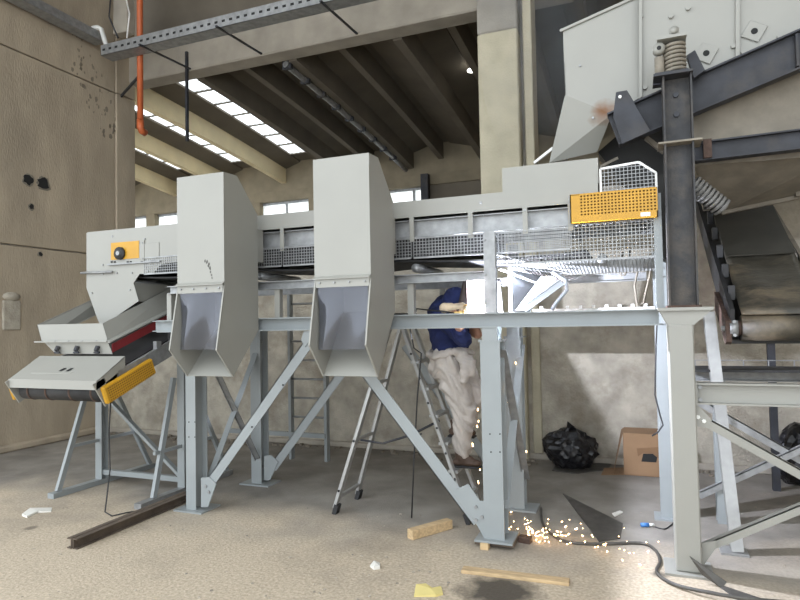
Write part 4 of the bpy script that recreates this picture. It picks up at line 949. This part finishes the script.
# side gantry frame on the right
gf = thing('side_gantry', (1.1, 4.7, 0), 'grey steel gantry with crossed braces standing to the right of the pedestal', 'frame')
GU = 2.02
build('front_beam', MB().sect((0.352,FVn+0.05,1.125), (GU,FVn+0.05,1.125), hprof(0.10,0.135,0.010,0.008), (0,0,1)), paint, gf)
build('end_plate', MB().box(0.345,0.357,FVn-0.02,FVn+0.12,1.05,1.20), paint, gf)
bolts(gf, [(0.375, FVn+0.03, z) for z in (1.085,1.165)], 0.014)
build('rear_beam', MB().sect((0.25,5.34,1.155), (GU,5.34,1.155), hprof(0.09,0.10,0.009,0.008), (0,0,1)), galv, gf)
build('deck', MB().box(0.30,GU,4.95,5.34,1.205,1.222), black, gf)
build('guard_wire', MB().bar((0.36,5.36,1.265),(GU,5.36,1.265),0.006,0.006), galv, gf)
for i in range(7): build('wire_stanchion', MB().box(0.44+0.17*i,0.446+0.17*i,5.35,5.37,1.205,1.265), galv, gf)
build('post', MB().box(GU-0.075,GU+0.075,FVn-0.03,FVn+0.12,0,1.20), paint, gf)
build('post', MB().sect((0.60,5.34,0),(0.60,5.34,1.105),hprof(0.09,0.09,0.008,0.007),(0,1,0)), paintb, gf)
build('post', MB().box(GU-0.05,GU+0.05,5.29,5.39,0,1.105), paintb, gf)
def gbrace(a, b, mm=paint, wd=0.05):
    build('brace', MB().sect(a, b, lprof(0.03, wd, 0.006), (0,-1,0.3)), mm, gf)
def fb(a, b, v, wd, mm):
    a = V3(a[0],v,a[1]); b = V3(b[0],v,b[1]); x = (b-a).normalized().cross(V3(0,1,0))
    build('brace', MB().prism([a-x*wd/2,a+x*wd/2,b+x*wd/2,b-x*wd/2],(0,.007,0)).prism([a+x*wd/2,a+x*(wd/2-.007),b+x*(wd/2-.007),b+x*wd/2],(0,.05,0)), mm, gf)
fb((0.40,0.945),(1.95,0.04),FVn+0.02,0.055,paint); fb((0.36,0.135),(1.95,1.02),FVn+0.045,0.05,paint)
fb((0.30,1.03),(1.9,-0.0+0.05),5.30,0.055,galv); fb((0.43,0.205),(1.95,1.08),5.28,0.05,galv)
g1 = [P(x,y,V=FVn+0.015) for x,y in ((694,405),(698,405),(712,420),(708,428),(694,426))]
build('gusset', MB().prism(g1,(0,.01,0)), paint, gf)
g2 = [P(x,y,V=FVn+0.015) for x,y in ((702,543),(716,541),(716,548),(704,565),(702,565))]
build('gusset', MB().prism(g2,(0,.01,0)), paint, gf)
bolts(gf, [P(x,y,V=FVn+0.015) for x,y in ((698,417),(704,421))], 0.013, material=whitep)
# loose channel leaning on the gantry
lc = P(738,553,Z=0)
lt = thing('loose_channel', lc, 'loose galvanised channel section leaning upright against the gantry', 'channel')
build('channel', MB().sect((lc.x-0.005, lc.y, 0.012), (0.515, 5.0, 1.64), cprof(0.075, 0.085, 0.006), (0,1,0)), alu, lt)
build('end_plate', MB().box(lc.x-0.11, lc.x+0.06, lc.y-0.07, lc.y+0.09, 0, 0.012), alu, lt)

# ================================================================== SMALL THINGS ON THE FLOOR
def slab(name, pts, z0, z1, material, label, cat, group=None, bevel=0.0):
    return build(name, MB().prism([(p.x, p.y, z0) for p in pts], (0,0,z1-z0)), material, label=label, cat=cat, group=group, bevel=bevel)
def obox(c, L, W, H, ang):
    d = V3(math.cos(ang), math.sin(ang), 0); n = V3(-d.y, d.x, 0); c = V3(c.x, c.y, 0)
    return [c-d*L/2-n*W/2, c+d*L/2-n*W/2, c+d*L/2+n*W/2, c-d*L/2+n*W/2]
a, b = P(411,539,Z=0), P(449,528,Z=0)
slab('timber_block', obox((a+b)/2, (b-a).length*1.05, 0.07, 0, math.atan2(b.y-a.y, b.x-a.x)), 0, 0.07, wood, 'pale timber block lying beside the foot of the middle post', 'timber', bevel=0.004)
a, b = P(461,573,Z=0), P(569,586,Z=0)
slab('timber_plank', obox((a+b)/2+V3(0,0.03,0), (b-a).length, 0.075, 0, math.atan2(b.y-a.y, b.x-a.x)), 0, 0.022, wood, 'thin pale plank lying next to the dark oil stain', 'timber', bevel=0.003)
c = P(485,549,Z=0); slab('timber_wedge', obox(V3(c.x,4.224,0), 0.06, 0.06, 0, 0), 0, 0.046, wood, 'small wooden cube wedged against the middle post base', 'timber', bevel=0.003)
c = P(517,543,Z=0); slab('rusty_block', obox(c+V3(.054,0.03,0), 0.06, 0.09, 0, 1.4), 0, 0.045, rust, 'small rusty block under the edge of the middle post base', 'block', bevel=0.003)
# scrap rail on the floor
a, b = P(72,549,Z=0), P(188,500,Z=0); d = (b-a).normalized(); 
rl = thing('scrap_rail', (a+b)/2, 'rusty brown steel channel pair lying on the floor towards the left front post', 'steel section')
nrm = V3(-d.y, d.x, 0)
for s in (-1, 1):
    build('channel', MB().sect(a+nrm*0.028*s+V3(0,0,.038), b+nrm*0.028*s+V3(0,0,.038), [(x*-s, y) for x, y in cprof(0.045, 0.076, 0.008)]), oldwood, rl)
build('web_plate', MB().bar(a+V3(0,0,.012)+d*.02, b+V3(0,0,.012), 0.03, 0.02), oldwood, rl)
# steel offcuts
q = [P(x, y, Z=0) for x, y in ((563,494),(623,524),(620,539),(599,542))]
slab('steel_offcut', q, 0.0, 0.006, plate, 'dark triangular steel plate offcut lying flat on the floor', 'plate')
q = [V3(*P(690,557,V=4.02)), P(706,580,Z=0), P(738,606,Z=0), P(772,603,Z=0)]
tp = P(690,556,V=4.12)
bl_ = MB().sheet([tp, P(702,574,Z=.05), P(722,588,Z=.0), P(727,582,Z=.03)], 0.006).sheet([P(716,583,Z=.012), P(722,588,Z=.004), P(745,604,Z=.004), P(785,606,Z=.004)], 0.006)
build('steel_offcut', bl_, plate, label='dark pointed steel strip propped against the pedestal base', cat='plate')
# cables on the floor
def gcable(pts, r, label, nm='power_cable', mm=black):
    p = [P(q[0], q[1], Z=r+(q[2] if len(q) > 2 else 0)) for q in pts]; out = []
    for i in range(len(p)-1):
        p0, p1, p2, p3 = p[max(i-1,0)], p[i], p[i+1], p[min(i+2,len(p)-1)]
        for k in range(6):
            t = k/6; out.append(0.5*((2*p1)+(p2-p0)*t+(2*p0-5*p1+4*p2-p3)*t*t+(3*p1-p0-3*p2+p3)*t**3))
    out.append(p[-1]); return build(nm, MB().tube(out, r, 8), mm, label=label, cat='cable', smooth=True)
gcable([(541,508),(542,521),(550,533),(568,542),(600,544),(640,543),(655,550),(660,561),(657,573),(676,585,.004),(712,593,.022),(735,597,.024),(760,600,.022),(800,603,.006)], 0.011, 'black power cable snaking across the floor past the pedestal base', mm=plate)
gcable([(655,527),(664,529),(670,526),(674,522)], 0.005, 'thin black lead running from blue connector to the rear post')
p = [P(x,y,V=4.22) for x,y in ((111,398),(109,430),(110,470))]+[P(x,y,Z=.006) for x,y in ((105,512),(112,516),(125,513),(142,510))]
build('wire', MB().tube(p, 0.006, 6), black, label='thin black wire hanging from the inclined conveyor down to the floor', cat='wire', smooth=True)
a, b = P(641,527,Z=0), P(654,527,Z=0)
bp = thing('cable_connector', (a+b)/2, 'blue plastic cable connector lying on the floor near the rear post', 'connector')
build('plug', MB().cyl(a+V3(0,0,.016), a.lerp(b,.6)+V3(0,0,.016), .016, 10), blue, bp, smooth=True); build('collar', MB().cyl(a.lerp(b,.6)+V3(0,0,.016), b+V3(0,0,.016), .012, 10), whitep, bp, smooth=True)
# wire hanging down the pedestal
mb = MB().tube([P(x,y,V=5.005) for x,y in ((661,250),(658,300),(656,345),(655,395),(660,415),(663,425),(658,432),(652,436))], 0.006, 6)
build('hanging_wire', mb, black, label='thin black wire hanging down beside the grey pedestal', cat='wire', smooth=True)
for i, (x0, y0, w_, h_) in enumerate(((623,264,5,12), (640,272,9,34))):  # tube loops stand in for cable shadows on the back wall
    pts = [P(x0, y0-12, V=5.1), P(x0-w_*.6, y0+h_*.4, V=5.1), P(x0-w_*.3, y0+h_, V=5.1), P(x0+w_*.4, y0+h_*.9, V=5.1), P(x0+w_, y0+h_*.2, V=5.1), P(x0+w_*1.4, y0-14, V=5.1)]
    build('shadow_loop', MB().tube(pts, 0.008, 6), dusty, label=('short grey tube standing for a cable shadow below the conveyor tail', 'long grey tube standing for a cable shadow below the conveyor tail')[i], cat='cable', smooth=True)
# papers and scraps
def crumple(pts, z, material, label, cat, seed, nm):
    random.seed(seed); mb = MB(); n = len(pts); c = sum(pts, V3(0,0,0))/n
    mb.add([p+V3(0,0,random.uniform(.004, z)) for p in pts]+[c+V3(0,0,z)]+[p for p in pts]+[c], [[i,(i+1)%n,n] for i in range(n)]+[[n+1+(i+1)%n,n+1+i,2*n+1] for i in range(n)]+[[i,n+1+i,n+1+(i+1)%n,(i+1)%n] for i in range(n)])
    build(nm, mb, material, label=label, cat=cat)
crumple([P(x,y,Z=0) for x,y in ((414,597),(416,587),(426,586),(434,590),(441,588),(443,595),(436,597))], .02, yellowp, 'crumpled pale yellow paper on the floor near the oil stain', 'paper', 1, 'paper_scrap')
crumple([P(x,y,Z=0) for x,y in ((22,516),(30,510),(52,508),(51,512),(38,513),(27,518))], .02, paper, 'torn strip of paper on the floor below the inclined conveyor', 'paper', 2, 'paper_scrap')
crumple([P(x,y,Z=0) for x,y in ((370,567),(374,563),(380,565),(380,569),(374,570))], .03, paper, 'small crumpled white paper ball on the bare floor', 'paper', 3, 'paper_scrap')
crumple([P(x,y,Z=0) for x,y in ((612,514),(620,511),(623,513),(615,517))], .02, paper, 'small white paper scrap behind the triangular steel plate', 'paper', 4, 'paper_scrap')
# cardboard box
bx0, bx1 = -0.15, 0.33
cb_ = thing('cardboard_box', (0.07, 6.80, 0), 'worn brown cardboard box with a torn hand hole by the back wall', 'box')
build('carton', MB().box(bx0, bx1, 6.62, 6.98, 0, 0.43), card, cb_, bevel=0.006)
build('hand_hole', MB().prism([V3(u,6.619,z) for u,z in ((0.02,0.15),(0.16,0.15),(0.17,0.20),(0.13,0.235),(0.04,0.23))], (0,-0.002,0)), holem, cb_)
build('torn_flap', MB().prism([V3(u,6.618,z) for u,z in ((-0.02,0.28),(0.22,0.31),(0.23,0.16),(0.17,0.20),(0.13,0.24),(0.04,0.24),(-0.01,0.2))], (0,-0.003,0)), mat('torn_cardboard', (0.20,0.115,0.06), .9), cb_)
build('open_flap', MB().sheet([(bx0,6.62,0.42),(bx0,6.98,0.42),(bx0-0.02,6.98,0.40),(bx0-0.10,6.6,0.02)], 0.004).sheet([(bx0-.22,6.55,.0),(bx0,6.62,.0),(bx0,6.9,.01),(bx0-.2,6.8,.015)], .004), card, cb_)
slab('cardboard_sheet', [P(x,y,Z=0) for x,y in ((556,466),(612,463),(608,470),(575,474),(552,471))], 0, .009, plate, 'flattened dark sheet on the floor between bin bags and box', 'sheet')
# bin bags
def bag(c, r, label, seed, lift=0.0):
    bm = bmesh.new(); bmesh.ops.create_icosphere(bm, subdivisions=4, radius=1)
    vs_ = []; off = V3(seed*3.1, seed*1.7, 0)
    for v in bm.verts:
        p = v.co.copy(); n = p.normalized()
        q = noise.noise(p*1.3+off)*.22+abs(noise.noise(p*3.1+off))*.20+abs(noise.noise(V3(p.x*7,p.y*7,p.z*3)+off))*.10
        p = n*(0.82+q); p = V3(p.x*r[0], p.y*r[1], p.z*r[2])
        if p.z < -r[2]*.72: p.z = -r[2]*.72
        vs_.append(V3(c[0], c[1], r[2]*.72+lift)+p)
    mb = MB(); mb.add(vs_, [[v.index for v in f.verts] for f in bm.faces]); bm.free()
    t = thing('bin_bag', (c[0], c[1], 0), label, 'bag', 'black bin bags')
    build('bag', mb, bagm, t)
    build('tied_neck', MB().tube([V3(c[0]-.02,c[1]-.05,r[2]*1.55), V3(c[0],c[1]-.07,r[2]*1.75), V3(c[0]+.03,c[1]-.06,r[2]*1.9)], [.05,.02,.055], 9), bagm, t)
bag((-0.70, 6.80), (0.31, 0.22, 0.25), 'shiny black bin bag slumped on the floor behind the middle posts', 1, 0.008)
bag((1.50, 6.75), (0.34, 0.27, 0.36), 'large black bin bag behind the crossed braces of the gantry', 3)

# grit and rubble around what stands on the floor
random.seed(11)
mb = MB()
for i in range(150):
    x, y = random.uniform(0, 800), random.uniform(500, 600)
    p = P(x, y, Z=0); r = random.uniform(.003, .011); n = 5
    if not clear_of(p, r*1.5): continue
    ring = [p+V3(math.cos(t)*r*random.uniform(.6,1.4), math.sin(t)*r*random.uniform(.6,1.4), 0) for t in [2*math.pi*k/n for k in range(n)]]
    mb.prism(ring, (0,0,r*.5))
build('floor_debris', mb, mat('grit', (0.35,0.31,0.25), .9, var=.5, scale=30), label='fine pale grit and chips scattered over the floor', cat='debris', kind='stuff')
mb = MB()
for i in range(130):
    u = random.uniform(-7.6, 2.0); v = 7.0-abs(random.gauss(0, .12)); p = V3(u, v, 0); r = random.uniform(.01, .035)
    if not clear_of(p, r*1.6): continue
    ring = [p+V3(math.cos(t)*r*random.uniform(.6,1.4), math.sin(t)*r*random.uniform(.6,1.4), 0) for t in [2*math.pi*k/6 for k in range(6)]]
    mb.prism(ring, (random.uniform(-.01,.01), 0, r*.8))
build('wall_rubble', mb, mat('rubble', (0.22,0.19,0.15), .9, var=.4, scale=20), label='broken plaster rubble along the foot of the back wall', cat='rubble', kind='stuff')

# thin welding smoke drifting up behind the hood
sm = bpy.data.materials.new('smoke'); sm.use_nodes = True; nt = sm.node_tree; nt.nodes.remove(nt.nodes['Principled BSDF'])
vsn = nt.nodes.new('ShaderNodeVolumeScatter'); vsn.inputs['Color'].default_value = (0.85, 0.90, 0.95, 1)
ns_ = nt.nodes.new('ShaderNodeTexNoise'); ns_.inputs['Scale'].default_value = 1.1; ns_.inputs['Detail'].default_value = 4
gp = nt.nodes.new('ShaderNodeNewGeometry'); nt.links.new(gp.outputs['Position'], ns_.inputs['Vector'])
mr = nt.nodes.new('ShaderNodeMapRange'); mr.inputs['From Min'].default_value = 0.42; mr.inputs['From Max'].default_value = 0.7; mr.inputs['To Min'].default_value = 0.02; mr.inputs['To Max'].default_value = 0.30
nt.links.new(ns_.outputs[0], mr.inputs['Value']); nt.links.new(mr.outputs[0], vsn.inputs['Density'])
nt.links.new(vsn.outputs[0], nt.nodes['Material Output'].inputs['Volume'])
bm = bmesh.new(); bmesh.ops.create_icosphere(bm, subdivisions=3, radius=1); mb = MB()
mb.add([V3(-0.75, 6.35, 4.9)+V3(v.co.x*0.75, v.co.y*0.55, v.co.z*1.9)*(1+0.18*noise.noise(v.co*1.7)) for v in bm.verts], [[v.index for v in f.verts] for f in bm.faces]); bm.free()
build('welding_smoke', mb, sm, label='thin grey welding smoke rising beside the pillar behind the hood', cat='smoke', kind='stuff')
